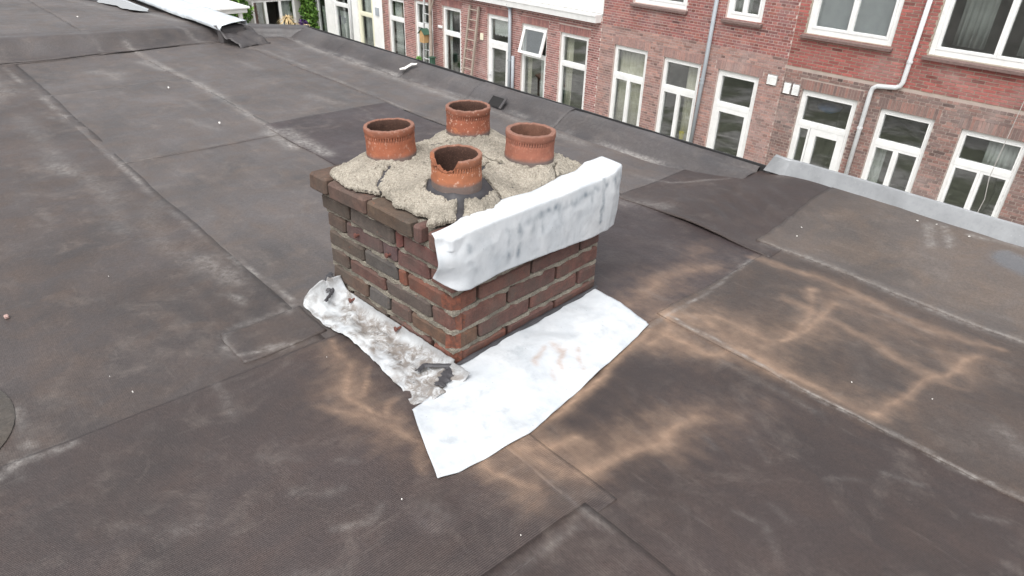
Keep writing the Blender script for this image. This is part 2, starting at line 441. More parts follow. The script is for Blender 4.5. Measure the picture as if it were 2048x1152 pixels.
GREY = (0.0900, 0.0795, 0.0775)
GREY2 = (0.0640, 0.0525, 0.0500)
MAR = (0.0415, 0.0292, 0.0280)
MAR2 = (0.0410, 0.0292, 0.0272)
BRN = (0.058, 0.0435, 0.0375)

slab_mat = simple('bitumen_deck', (0.05, 0.045, 0.043), 0.85, 0.2, 6)
MBK = simple('bitumen_black', (0.028, 0.027, 0.028), 0.6, 0.25, 30, bump=0.3)

roof = MB().box(-12.5, 3.6, -4.2, 2.0, -0.35, -0.03).build('roof', slab_mat)
tag(roof, 'flat roof deck under the bitumen sheets', kind='structure')


def roofing_sheet(x0, x1, y0, y1, lay, mat, res, seed, lift=None, jit=0.006):
    nu = max(3, int((x1 - x0) / res) + 1); nv = max(3, int((y1 - y0) / res) + 1)
    u = np.linspace(0, 1, nu)[:, None] * np.ones((1, nv)); v = np.ones((nu, 1)) * np.linspace(0, 1, nv)[None, :]
    X = x0 + (x1 - x0) * u; Y = y0 + (y1 - y0) * v
    ex = 4 * u * (1 - u); ey = 4 * v * (1 - v)
    X = X + jit * 2 * fbm(Y * 2.5 + seed, Y * 0 + seed, 4, seed) * np.where(ex < 0.25, 1 - ex * 4, 0)
    Y = Y + jit * 2 * fbm(X * 2.5 - seed, X * 0 + seed, 4, seed + 3) * np.where(ey < 0.25, 1 - ey * 4, 0)
    Z = hfield(X, Y) + 0.0035 * lay + 0.001
    # lapped edges sit slightly proud
    edge = np.minimum(np.minimum((X - x0), (x1 - X)), np.minimum((Y - y0), (y1 - Y)))
    Z = Z + 0.0018 * np.exp(-(np.maximum(edge, 0) / 0.05) ** 2) * (0.6 + 1.2 * fbm(X * 6, Y * 6, 2, seed))
    if lift is not None:
        Z = Z + lift(X, Y)
    V = np.stack([X.ravel(), Y.ravel(), Z.ravel()], 1)
    o = sheet_mesh('roofing_sheet', V, nu, nv, mat, roof, thick=0.007)
    x, y = V[:, 0], V[:, 1]
    for nm, st, sd_, wp in (('sand', SAND, 3, 0.018), ('pale', PALE, 13, 0.007), ('dark', DARK, 23, 0.03), ('wet', WET, 33, 0.03)):
        val = stain(x, y, st, sd_, wp, 1.35 if nm == 'sand' else 1.6) if nm != 'wet' else np.clip(stain(x, y, st, sd_, wp, 6.0) * 1.6, 0, 1)
        full = np.zeros(len(o.data.vertices)); full[:len(val)] = val
        # border ring repeats the edge value
        full[len(val):] = 0
        a = o.data.attributes.new(nm, 'FLOAT', 'POINT'); a.data.foreach_set('value', full.astype(np.float32))
    return o

mg_y = sheet_mat('bitumen_grey', GREY, 'x', 0.15, 0.5)
mg_f = sheet_mat('bitumen_grey_dusty', GREY2, 'x', 0.2, 0.6)
m_mar_y = sheet_mat('bitumen_maroon_ribbed', MAR, 'y', 0.9, 0.5)
m_mar_x = sheet_mat('bitumen_maroon', MAR2, 'x', 0.35, 0.4)
m_mar_d = sheet_mat('bitumen_new_patch', (0.048, 0.0365, 0.038), 'x', 0.0, 0.15)
m_brn = sheet_mat('bitumen_brown_ribbed', BRN, 'x', 0.55, 0.6)
m_gr = sheet_mat('bitumen_brown_grey', (0.092, 0.077, 0.069), 'x', 0.2, 0.6)

# left field, from the party wall to the chimney
roofing_sheet(-5.72, -4.22, -0.30, 0.70, 1, mg_y, 0.035, 1)
roofing_sheet(-4.30, -2.57, -0.28, 0.68, 2, mg_y, 0.03, 2)
roofing_sheet(-2.63, 0.24, -0.26, 0.67, 1, mg_y, 0.02, 3)
roofing_sheet(-5.70, -2.60, 0.66, 1.62, 2, mg_y, 0.035, 4)
roofing_sheet(-2.80, 0.22, 0.63, 1.54, 3, m_mar_d, 0.02, 5)
roofing_sheet(-5.45, -0.45, 1.56, 2.12, 3, mg_y, 0.03, 6)
roofing_sheet(-0.62, 0.235, 1.50, 2.29, 4, m_mar_x, 0.015, 7,
              lift=lambda X, Y: 0.016 * np.exp(-((Y - 1.50) / 0.035) ** 2) * np.exp(-((X + 0.12) / 0.22) ** 2))
# right field
roofing_sheet(0.11, 3.4, 1.61, 2.29, 5, m_gr, 0.02, 8)
roofing_sheet(0.21, 3.4, 0.77, 1.65, 4, m_brn, 0.011, 9)
roofing_sheet(0.10, 3.4, -0.11, 0.80, 2.6, m_mar_x, 0.011, 10)
# foreground
roofing_sheet(-0.40, 0.69, -2.2, -0.02, 3, m_mar_y, 0.011, 11)
roofing_sheet(0.64, 3.4, -4.0, -0.09, 3.4, m_mar_x, 0.02, 12)
roofing_sheet(-0.42, 0.70, -4.0, -2.15, 2, m_mar_y, 0.04, 14)
roofing_sheet(-5.72, -0.36, -4.0, -0.23, 2, mg_f, 0.03, 13)
# small repair patches
roofing_sheet(-0.645, -0.45, -0.49, -0.20, 3, mg_f, 0.012, 15, jit=0.012)
# the neighbour's roof beyond the party wall
roofing_sheet(-12.4, -5.50, -4.0, 0.42, 3, mg_y, 0.05, 16)
roofing_sheet(-12.4, -5.52, 0.40, 1.62, 4, mg_y, 0.05, 17)

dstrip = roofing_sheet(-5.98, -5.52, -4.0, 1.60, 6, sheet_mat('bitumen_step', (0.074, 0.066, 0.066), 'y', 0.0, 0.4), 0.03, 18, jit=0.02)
# round patch at the left
bmv, bmf = [], []
nr, na = 8, 48
for i in range(nr + 1):
    for k in range(na):
        rr = 0.255 * i / nr * (1 + 0.03 * math.sin(3 * k * 2 * math.pi / na))
        a = 2 * math.pi * k / na
        X, Y = -0.66 + rr * math.cos(a), -1.32 + rr * math.sin(a)
        bmv.append((X, Y, float(hfield(X, Y)) + 0.015 - (0.004 if i == nr else 0)))
for i in range(nr):
    for k in range(na):
        bmf.append((i*na + k, (i+1)*na + k, (i+1)*na + (k+1) % na, i*na + (k+1) % na))
mk('repair_patch', bmv, bmf, sheet_mat('bitumen_patch', (0.07, 0.063, 0.056), 'x', 0.0, 0.5), roof, True)

# ------------------------------------------------------------------ roof edge strips (cant strip along the far edge)
edge_mat = sheet_mat('bitumen_edge', (0.070, 0.065, 0.067), 'x', 0.0, 0.25)
PROF = [(2.045, 0.010), (2.075, 0.014), (2.10, 0.030), (2.125, 0.050), (2.155, 0.072), (2.19, 0.090), (2.22, 0.101), (2.245, 0.105), (2.262, 0.104), (2.270, 0.098), (2.272, 0.05), (2.272, -0.12)]
def edge_strip(x0, x1, lay, seed):
    nu = int((x1 - x0) / 0.03) + 2; nv = len(PROF)
    V = []
    for i in range(nu):
        x = x0 + (x1 - x0) * i / (nu - 1)
        for j, (py, pz) in enumerate(PROF):
            n = float(fbm(x * 2.2, j * 0.35, 3, seed))
            fl = 1.0 - 0.25 * float(sstep(x, -0.9, -0.4)) 
            yy = py + (0.022 * n if j < 9 else 0)
            if j == 0: yy = py - 0.012 * float(sstep(x, -0.9, -0.3)) + 0.02 * float(fbm(x * 5, 3.3, 3, seed))
            zz = pz * (fl if 0 < j < 8 else 1) + (0.012 * n if 1 < j < 8 else 0) + 0.0035 * lay + (float(hfield(x, py)) * (1 - j / 7) if j < 7 else 0)
            V.append((x, yy, zz))
    o = sheet_mesh('edge_strip', V, nu, nv, edge_mat, roof, thick=0.006)
    xs = np.array([v[0] for v in V]); ys = np.array([v[1] for v in V]); js = np.tile(np.arange(nv), nu)
    attr(o, 'pale', np.where(js < 2, 0.35 + fbm(xs * 6, ys * 6, 3, 4), 0.06 + 0.12 * fbm(xs * 3, js * 0.4, 3, 9)).clip(0, 1))
    attr(o, 'dark', (0.35 * np.exp(-((js - 3) / 2.0) ** 2) + 0.5 * fbm(xs * 2, js * 0.3, 3, 19)).clip(0, 1))
    return o
for k, (a, b) in enumerate([(-5.42, -4.43), (-4.47, -3.40), (-3.44, -2.50), (-2.54, -1.63), (-1.67, -0.28)]):
    edge_strip(a, b, k % 2, 40 + k)
# narrow black metal trim on the outer rim
o = MB().box(-5.36, -0.25, 2.2735, 2.281, 0.02, 0.112).build('edge_trim', MBK, roof)

# overflow: frame round a dark quad on the strip, painting the recess shade
ofr = MB()
def op(x, f_): return (x, 2.055 + 0.05 * f_, 0.032 + 0.050 * f_)
for xa, xb, fa, fb in ((-2.29, -2.27, -0.1, 1.1), (-2.15, -2.13, -0.1, 1.1), (-2.27, -2.15, 1.0, 1.15)):
    b0 = len(ofr.v)
    for dz_ in (0.0, 0.009):
        for x_, f_ in ((xa, fa), (xb, fa), (xb, fb), (xa, fb)):
            q_ = op(x_, f_); ofr.v.append((q_[0], q_[1] - dz_ * 0.7, q_[2] + dz_ * 0.7))
    ofr.f += [(b0, b0+3, b0+2, b0+1), (b0+4, b0+5, b0+6, b0+7), (b0, b0+1, b0+5, b0+4), (b0+1, b0+2, b0+6, b0+5), (b0+2, b0+3, b0+7, b0+6), (b0+3, b0, b0+4, b0+7)]
ofr.build('overflow_frame', edge_mat, roof)
mk('overflow_shade_quad', [(p_[0], p_[1] - .004, p_[2] + .006) for p_ in (op(-2.27, -.1), op(-2.15, -.1), op(-2.15, 1.0), op(-2.27, 1.0))], [(0, 1, 2, 3)], simple('opening_shade', (0.012, 0.011, 0.011), 0.9), roof)

# short return of the upstand at the left end
pth = [(-5.86, 1.70), (-5.36, 2.265)]
dx, dy = pth[1][0] - pth[0][0], pth[1][1] - pth[0][1]
Ln = math.hypot(dx, dy); tx, ty = dx / Ln, dy / Ln; nx, ny = ty, -tx
V = []
prof2 = [(0.15, 0.004), (0.11, 0.012), (0.085, 0.05), (0.075, 0.086), (0.06, 0.098), (-0.09, 0.108), (-0.10, 0.10), (-0.10, -0.15)]
NU = 16
for i in range(NU):
    s_ = i / (NU - 1)
    for j, (o_, z_) in enumerate(prof2):
        n = float(fbm(s_ * 5, j * 0.5, 3, 77)) * 0.012
        V.append((pth[0][0] + dx * s_ + nx * (o_ + n), pth[0][1] + dy * s_ + ny * (o_ + n), z_ + (n if 0 < j < 6 else 0)))
sheet_mesh('edge_strip', V, NU, len(prof2), edge_mat, roof, thick=0.004)

# ------------------------------------------------------------------ zinc
def zinc_mat(name, col, rough=0.42):
    t = NT(name)
    P = t.geo.outputs['Position']
    n = t.noise(9, P, 5, 0.6); sp = t.voro(38, P)
    c = t.mix(t.ramp(n, 0.3, 0.7), tuple(v * 0.86 for v in col), tuple(min(1, v * 1.1) for v in col))
    c = t.mix(t.ramp(t.noise(60, P, 4, 0.7), 0.5, 0.8, 0, 0.35), c, tuple(v * 0.6 for v in col))
    c = t.mix(t.ramp(sp, 0, 0.08, 0.5, 0), c, (0.8, 0.8, 0.8))
    return t.out(c, t.ramp(n, 0.3, 0.7, rough - 0.08, rough + 0.14), t.bump(t.noise(14, P, 3), 0.25, 0.004), 0.35, 0.5)
ZR = zinc_mat('zinc_weathered', (0.31, 0.32, 0.33))
ZL = zinc_mat('zinc_pale', (0.60, 0.64, 0.67), 0.55)

# right: zinc edge profile standing on the roof rim, with a crushed open left end
prof = [(2.290, 0.080), (2.272, 0.088), (2.296, 0.166), (2.298, 0.172), (2.306, 0.176), (2.312, 0.174), (2.34, 0.150), (2.40, 0.145)]
NU = 90
V = []
for i in range(NU):
    s_ = i / (NU - 1); x = -0.215 + 3.5 * s_
    for j, (py, pz) in enumerate(prof):
        n = float(fbm(x * 1.5, 0.3, 3, 91)) * 0.005
        e = math.exp(-((x + 0.215) / 0.05) ** 2)
        V.append((x - (0.03 * e if j in (0, 1) else 0), py + n - e * 0.03 * (1 if j < 3 else 0.3), pz + n * 0.6 - e * (0.012 if j > 3 else -0.010)))
ztr = sheet_mesh('zinc_edge_trim', V, NU, len(prof), ZR, roof, thick=0.0, down=(0, 0.003, -0.004), smooth=False)
tag(ztr, 'grey zinc trim along the right end of the roof rim')

# left: pale zinc capping in two lengths on the neighbour's upstand
up_mat = edge_mat
MB().box(-12.2, -5.45, 1.50, 1.66, 0.02, 0.165).build('upstand', edge_mat, roof, bevel=0.012)
def zcap(x0, x1, dz, seed):
    pr = [(1.418, 0.130), (1.413, 0.145), (1.430, 0.172), (1.52, 0.190), (1.62, 0.202), (1.668, 0.205), (1.676, 0.190), (1.674, 0.16)]
    NU = 26; V = []
    for i in range(NU):
        x = x0 + (x1 - x0) * i / (NU - 1)
        for j, (py, pz) in enumerate(pr):
            n = float(fbm(x * 1.7, j * 0.4, 3, seed)) * 0.008
            V.append((x + (0.17 * (py - 1.36) / 0.35 if x1 > -6 and i == NU - 1 and False else 0), py + n, pz + dz + n))
    o = sheet_mesh('zinc_capping', V, NU, len(pr), ZL, roof, thick=0.0, down=(0, 0, -0.004))
    return o
tag(zcap(-12.0, -6.36, 0.0, 61), 'pale zinc capping on the far left upstand')
tag(zcap(-6.42, -5.40, 0.006, 62), 'end length of pale zinc capping on the left upstand')
# crumpled bitumen closing the end of that upstand
def crumple(name, cx, cy, w, d, z0, z1, seed, rz=0.0):
    n = 14; V = []
    for i in range(n):
        for j in range(n):
            u, v = i / (n - 1) - 0.5, j / (n - 1) - 0.5
            x = u * w; y = v * d
            z = z0 + (z1 - z0) * (0.5 - u) + 0.05 * float(fbm(i * 0.35, j * 0.35, 3, seed))
            V.append((cx + x * math.cos(rz) - y * math.sin(rz), cy + x * math.sin(rz) + y * math.cos(rz), z))
    return sheet_mesh(name, V, n, n, edge_mat, roof, thick=0.006)
crumple('bitumen_flap', -5.36, 1.60, 0.36, 0.34, 0.02, 0.15, 71, 0.25)
MB().box(-5.52, -5.43, 1.42, 1.68, 0.0, 0.16).build('upstand_end', edge_mat, roof, bevel=0.02)

# puddle on the neighbour's roof
pud = [(-8.9, 0.66), (-8.45, 0.86), (-8.2, 1.06), (-7.9, 1.06), (-7.65, 1.13), (-7.4, 1.12), (-7.22, 1.20), (-7.06, 1.30), (-7.25, 1.36), (-12, 1.36), (-12, 0.55)]
pts = []
for (a, b) in zip(pud, pud[1:] + pud[:1]):
    for k in range(8):
        f_ = k / 8; X = a[0] + (b[0] - a[0]) * f_; Y = a[1] + (b[1] - a[1]) * f_
        pts.append((X + 0.05 * float(fbm(X * 6, Y * 6, 3, 5)), Y + 0.05 * float(fbm(X * 6, Y * 6, 3, 6)), 0.112))
t = NT('rainwater')
pud_m = t.out((0.25, 0.26, 0.27), 0.04, t.bump(t.noise(6, t.geo.outputs['Position'], 2), 0.02, 0.01), 0.0, 1.0)
po = mk('puddle', pts, [tuple(range(len(pts)))], pud_m)
tag(po, 'shallow rain puddle on the neighbouring roof', kind='structure')

# ------------------------------------------------------------------ chimney
CH = empty('chimney', (0, 0, 0), R(4.17), 'square brick chimney stack with four clay pots and lead flashing', 'chimney')

def brick_chim_mat():
    t = NT('chimney_brick')
    oi = t.n.new('ShaderNodeObjectInfo')
    P = t.geo.outputs['Position']
    base = oi.outputs['Color']
    n = t.noise(26, P, 6, 0.65, 0.3); n2 = t.noise(9, P, 4, 0.6); g = t.noise(260, P, 3, 0.7)
    c = t.mix(t.ramp(n, 0.28, 0.72), t.mix(1.0, base, (0.62, 0.62, 0.64), 'MULTIPLY'), t.mix(1.0, base, (1.22, 1.18, 1.14), 'MULTIPLY'))
    c = t.mix(t.ramp(n2, 0.44, 0.72, 0, 0.70), c, (0.082, 0.072, 0.062))
    c = t.mix(t.ramp(t.noise(150, P, 5, .7), .48, .66, 0, .45), c, (0.055, 0.045, 0.04))
    c = t.mix(t.ramp(t.noise(70, P, 5, 0.7), 0.62, 0.74, 0, 0.5), c, (0.30, 0.105, 0.055))
    c = t.mix(t.ramp(g, 0.55, 0.8, 0, 0.35), c, (0.26, 0.22, 0.18))
    b = t.bump(n, 0.5, 0.006); b = t.bump(g, 0.4, 0.0015, b)
    return t.out(c, 0.88, b, 0, 0.25)
CBM = brick_chim_mat()

def spall_mat():
    t = NT('spalled_brick')
    P = t.geo.outputs['Position']; n = t.noise(45, P, 6, .7, .4)
    c = t.mix(t.ramp(n, .35, .65), (0.080, 0.050, 0.042), (0.24, 0.088, 0.056))
    return t.out(c, .92, t.bump(n, .9, .006), 0, .2)
SPALL = spall_mat()
def mortar_mat(name, a, b_):
    t = NT(name)
    P = t.geo.outputs['Position']
    n = t.noise(120, P, 5, 0.75); v = t.voro(170, P); n2 = t.noise(10, P, 4)
    c = t.mix(t.ramp(n, 0.3, 0.7), a, b_)
    c = t.mix(t.ramp(v, 0.1, 0.5, 0.45, 0), c, tuple(min(1, x * 1.25) for x in b_))
    c = t.mix(t.ramp(n2, 0.46, 0.70, 0, 0.6), c, (0.125, 0.115, 0.095))
    b = t.bump(n, 0.9, 0.006); b = t.bump(v, 0.7, 0.004, b)
    return t.out(c, 0.95, b, 0, 0.15)
MOR = mortar_mat('joint_mortar', (0.165, 0.145, 0.118), (0.34, 0.31, 0.258))
CAPM = mortar_mat('cap_mortar', (0.24, 0.213, 0.174), (0.46, 0.42, 0.355))

LX, LY, PITCH, BH = 0.66, 0.72, 0.0695, 0.0575
MAUVE = [(0.115, 0.072, 0.062), (0.108, 0.075, 0.066), (0.098, 0.080, 0.072), (0.120, 0.066, 0.056), (0.095, 0.075, 0.062)]
BLUE = (0.094, 0.088, 0.085)
REDS = [(0.138, 0.070, 0.059), (0.124, 0.067, 0.059), (0.146, 0.075, 0.062), (0.116, 0.063, 0.056)]
OR = (0.22, 0.075, 0.045)
BROWN = [(0.108, 0.074, 0.058), (0.102, 0.073, 0.060)]

def chim_brick(x0, x1, y0, y1, row, col, ovr=0.0, worn=None, bev=0.0075):
    z0 = PITCH * row + 0.004
    bm = bmesh.new()
    bmesh.ops.create_cube(bm, size=1.0)
    hx, hy, hz = (x1 - x0), (y1 - y0), BH + random.uniform(-0.002, 0.002)
    bmesh.ops.scale(bm, vec=(hx, hy, hz), verts=bm.verts)
    for v in bm.verts:
        v.co += Vector((random.uniform(-1, 1), random.uniform(-1, 1), random.uniform(-1, 1))) * 0.0026
    if worn:
        # knock the outer vertical arris back
        wx, wy = worn
        es = [e for e in bm.edges if all(v.co.x * wx > 0 and v.co.y * wy > 0 for v in e.verts)]
        bmesh.ops.bevel(bm, geom=es, offset=0.044, segments=4, affect='EDGES', profile=0.5)
    bmesh.ops.bevel(bm, geom=[e for e in bm.edges if e.calc_length() > 0.03], offset=bev, segments=1, affect='EDGES', profile=0.6)
    if worn:
        for v in bm.verts:
            if v.co.x * wx > 0.2 * hx and v.co.y * wy > 0.2 * hy:
                v.co += Vector((random.uniform(-1, 1), random.uniform(-1, 1), random.uniform(-1, 1))) * 0.004
    me = bpy.data.meshes.new('brick'); bm.to_mesh(me); bm.free()
    me.materials.append(CBM)
    if worn:
        me.materials.append(SPALL)
        for p_ in me.polygons:
            nn = p_.normal
            if nn.x * wx > 0.32 and nn.y * wy > 0.32 and random.random() < .85: p_.material_index = 1
    o = share('brick', me, CH)
    o.location = ((x0 + x1) / 2, (y0 + y1) / 2, z0 + hz / 2)
    o.rotation_euler = (random.uniform(-.008, .008), random.uniform(-.008, .008), random.uniform(-.012, .012))
    o.color = (*col, 1)
    return o

J = 0.012; BW = 0.102
rc = random.choice
for row in range(7):
    ov = {5: 0.010, 6: 0.034}.get(row, 0.0)
    X0, X1, Y0, Y1 = -LX - ov, ov, -ov, LY + ov
    odd = row % 2 == 0     # rows 0,2,4,6: the x-faces own the corners
    lcol = lambda: rc(MAUVE + [MAUVE[2], BLUE]) if row > 0 else rc(MAUVE)
    rcol = lambda: rc(REDS)
    if odd:
        # right face (x = X1) and far face (x = X0)
        cuts = [Y0, 0.245, 0.487, Y1]
        for a, b in zip(cuts[:-1], cuts[1:]):
            ya = a if a == Y0 else a + J / 2; yb = b if b == Y1 else b - J / 2
            wf = (1, -1) if (a == Y0 and row in (0, 2)) else None
            chim_brick(X1 - BW, X1, ya, yb, row, rcol() if not wf else (REDS[2] if row else (0.17, 0.07, 0.052)), worn=wf)
            chim_brick(X0, X0 + BW, ya, yb, row, rc(BROWN) if a == Y0 else lcol())
        if row == 6:
            pieces = [(X0 + BW + J, -0.375), (-0.365, -0.148), (-0.135, -0.103)]
            pc = [(0.125, 0.082, 0.068), (0.105, 0.075, 0.056), (0.13, 0.07, 0.062)]
        elif row == 4:
            pieces = [(X0 + BW + J, -0.353), (-0.343, -0.275), (-0.265, X1 - BW - J)]
            pc = [(0.118, 0.076, 0.072), (0.122, 0.078, 0.080), (0.130, 0.068, 0.062)]
        else:
            pieces = [(X0 + BW + J, -0.345), (-0.334, X1 - BW - J)]
            pc = [lcol(), rc(MAUVE)]
        for (a, b), cc in zip(pieces, pc):
            chim_brick(a, b, Y0, Y0 + BW, row, cc)
            chim_brick(a, b, Y1 - BW, Y1, row, rc(REDS))
    else:
        if row == 5: cuts = [X0, -0.505, -0.262, -0.222, X1]; cc = [MAUVE[4], (0.105, 0.088, 0.078), (0.16, 0.062, 0.055), (0.14, 0.065, 0.06)]
        elif row == 3: cuts = [X0, -0.455, -0.272, -0.222, X1]; cc = [MAUVE[4], BLUE, OR, (0.165, 0.072, 0.052)]
        else: cuts = [X0, -0.448, -0.325, -0.212, X1]; cc = [BROWN[0], BLUE, MAUVE[0], (0.135, 0.08, 0.055)]
        for k, (a, b) in enumerate(zip(cuts[:-1], cuts[1:])):
            xa = a if a == X0 else a + J / 2; xb = b if b == X1 else b - J / 2
            wf = (1, -1) if (b == X1 and row in (1, 3)) else None
            chim_brick(xa, xb, Y0, Y0 + BW, row, cc[k], worn=wf)
            chim_brick(xa, xb, Y1 - BW, Y1, row, rcol())
        for a, b in ((Y0 + BW + J, 0.355 - J / 2), (0.355 + J / 2, Y1 - BW - J)):
            chim_brick(X1 - BW, X1, a, b, row, rcol())
            chim_brick(X0, X0 + BW, a, b, row, lcol())
core = MB().box(-LX + 0.019, -0.019, 0.019, LY - 0.019, 0.0, 0.41).box(-LX + 0.0, 0.0, 0.0, LY, 0.4105, 0.4745)
core.build('mortar_core', MOR, CH)
for row in range(1, 7):
    ov = {5: 0.004, 6: 0.014}.get(row, 0.0)
    za, zb_ = PITCH * row + 0.004 - 0.0135, PITCH * row + 0.0055
    ring = []
    xa, xb, ya, yb = -LX - ov + .004, ov - .004, -ov + .004, LY + ov - .004
    n_ = 60
    for (p0, p1, nx_, ny_) in (((xa, ya), (xb, ya), 0, -1), ((xb, ya), (xb, yb), 1, 0), ((xb, yb), (xa, yb), 0, 1), ((xa, yb), (xa, ya), -1, 0)):
        for k in range(n_):
            f_ = k / n_; x = p0[0] + (p1[0] - p0[0]) * f_; y = p0[1] + (p1[1] - p0[1]) * f_
            d_ = 0.012 * float(fbm(x * 30 + row * 7, y * 30, 3, 300 + row)) - 0.0015
            ring.append((x + nx_ * d_, y + ny_ * d_))
    V = [(x, y, za + .002 * float(vnoise(k * .7, row, 5))) for k, (x, y) in enumerate(ring)] + [(x, y, zb_) for x, y in ring]
    N_ = len(ring)
    mk('mortar_bed', V, [(k, (k + 1) % N_, N_ + (k + 1) % N_, N_ + k) for k in range(N_)] + [tuple(range(N_))[::-1], tuple(range(N_, 2 * N_))], MOR, CH)

# nails in the left face
NAIL = simple('rusty_iron', (0.13, 0.05, 0.038), 0.8, 0.3, 60)
for x, z, L_ in ((-0.515, 0.050, 0.030), (-0.255, 0.052, 0.028), (-0.47, 0.315, 0.012), (-0.30, 0.305, 0.012)):
    MB().tube([(x, 0.01, z), (x, -L_, z - 0.002)], 0.0045, 8).tube([(x, -L_, z), (x - 0.001, -L_ - 0.005, z)], 0.009, 8).build('nail', NAIL, CH)

# ---- mortar cap
OUT = [(-.612, -.004), (-.53, -.018), (-.45, -.022), (-.385, -.010), (-.34, .022), (-.26, -.004), (-.17, .0), (-.118, .012), (-.062, -.022), (-.045, .035), (-.018, .07),
       (-.012, .17), (-.04, .26), (-.02, .30), (-.032, .42), (-.052, .51), (-.040, .63), (-.08, .70), (-.26, .705), (-.57, .70), (-.645, .61), (-.655, .3), (-.645, .1), (-.63, .03)]
POTS = [(-0.517, 0.190, 0.085, 0.541, 0.641), (-0.527, 0.553, 0.083, 0.545, 0.640), (-0.176, 0.510, 0.085, 0.546, 0.640), (-0.162, 0.167, 0.079, 0.554, 0.641)]
def inpoly(x, y, poly):
    ins = np.zeros(x.shape, bool); j = len(poly) - 1
    for i in range(len(poly)):
        xi, yi = poly[i]; xj, yj = poly[j]
        c = ((yi > y) != (yj > y)) & (x < (xj - xi) * (y - yi) / (yj - yi + 1e-12) + xi)
        ins ^= c; j = i
    return ins
st = 0.0036
gx = np.arange(-0.72, 0.01, st); gy = np.arange(-0.05, 0.76, st)
GX, GY = np.meshgrid(gx, gy, indexing='ij')
wx = GX + 0.016 * fbm(GX * 28, GY * 28, 4, 3); wy = GY + 0.016 * fbm(GX * 28 + 9, GY * 28, 4, 4)
inside = inpoly(wx, wy, OUT)
ed = seg_dist(wx, wy, OUT + OUT[:1])
cracks = [([(-0.150, 0.165), (-0.085, 0.115), (-0.02, 0.055)], 0.009), ([(-0.16, 0.25), (-0.115, 0.265), (-0.03, 0.245)], 0.009), ([(-0.105, 0.56), (-0.085, 0.53), (-0.04, 0.50)], 0.0035),
          ([(-0.30, 0.40), (-0.20, 0.40)], 0.005), ([(-0.44, 0.12), (-0.41, 0.06), (-0.345, 0.02)], 0.0018), ([(-0.53, 0.29), (-0.50, 0.38), (-0.52, 0.46)], 0.0018), ([(-0.165, 0.22), (-0.24, 0.38)], 0.005)]
dc = np.full(GX.shape, 1e9)
for pts_, w_ in cracks:
    dc = np.minimum(dc, seg_dist(wx, wy, pts_) - w_)
sp = (-0.158, 0.172)
dseal = np.hypot(wx - sp[0], wy - sp[1]) - 0.102
dc = np.minimum(dc, dseal)
solid = inside & (dc > 0)
dome = 0.503 + 0.043 * sstep(ed, 0.0, 0.20)
for (px, py, pr_, zb, zt) in POTS:
    d = np.hypot(GX - px, GY - py) - pr_
    dome = dome + (zb - dome + 0.002) * np.exp(-(np.maximum(d, 0) / 0.05) ** 2) * 0.8
amp = 0.45 + 1.1 * sstep(fbm(GX * 9, GY * 9, 2, 31), -0.15, 0.25)
rough_n = 0.0065 * amp * fbm(GX * 60, GY * 60, 4, 21, 0.65) + 0.005 * fbm(GX * 14, GY * 14, 3, 22)
lump = 0.004 * np.maximum(0, fbm(GX * 150, GY * 150, 2, 23))
ZZ = dome + rough_n + lump - 0.012 * np.exp(-(ed / 0.008) ** 2) - 0.008 * np.exp(-(np.maximum(dc, 0) / 0.006) ** 2)
idx = -np.ones(GX.shape, int); keep = np.where(solid)
idx[keep] = np.arange(len(keep[0]))
V = list(zip(GX[keep], GY[keep], ZZ[keep])); F = []
bnd = {}
s4 = solid[:-1, :-1] & solid[1:, :-1] & solid[1:, 1:] & solid[:-1, 1:]
ii, jj = np.where(s4)
for i, j in zip(ii, jj):
    q = (idx[i, j], idx[i + 1, j], idx[i + 1, j + 1], idx[i, j + 1])
    F.append(q)
    for a, b in zip(q, q[1:] + q[:1]):
        if (b, a) in bnd: del bnd[(b, a)]
        else: bnd[(a, b)] = 1
low = {}
for a, b in bnd:
    for k in (a, b):
        if k not in low:
            low[k] = len(V); V.append((V[k][0], V[k][1], 0.486))
    F.append((b, a, low[a], low[b]))
used = sorted({k for f in F for k in f}); rm = {k: i for i, k in enumerate(used)}
mk('mortar_cap', [V[k] for k in used], [tuple(rm[k] for k in f) for f in F], CAPM, CH, False)

# black sealant in the cracks and round the front pot
t = NT('black_sealant')
SEAL = t.out(t.mix(t.ramp(t.noise(18), .3, .7), (0.032, 0.031, 0.034), (0.062, 0.060, 0.066)), 0.55, t.bump(t.noise(60), 0.4, 0.003), 0, 0.4)
sx = np.arange(-0.70, 0.0, 0.008); sy = np.arange(-0.03, 0.74, 0.008)
SX, SY = np.meshgrid(sx, sy, indexing='ij')
mask = inpoly(SX, SY, [(a * 0.985 - 0.005, b * 0.985 + 0.005) for a, b in OUT])
e2 = seg_dist(SX, SY, OUT + OUT[:1])
SZ = 0.498 + 0.040 * sstep(e2, 0, 0.15) - 0.004 + 0.022 * np.exp(-(np.maximum(np.hypot(SX - sp[0], SY - sp[1]) - 0.08, 0) / 0.02) ** 2)
id2 = -np.ones(SX.shape, int); kp = np.where(mask); id2[kp] = np.arange(len(kp[0]))
F = [(id2[i, j], id2[i + 1, j], id2[i + 1, j + 1], id2[i, j + 1]) for i, j in zip(*np.where(mask[:-1, :-1] & mask[1:, :-1] & mask[1:, 1:] & mask[:-1, 1:]))]
mk('sealant_bed', list(zip(SX[kp], SY[kp], SZ[kp])), F, SEAL, CH, True)

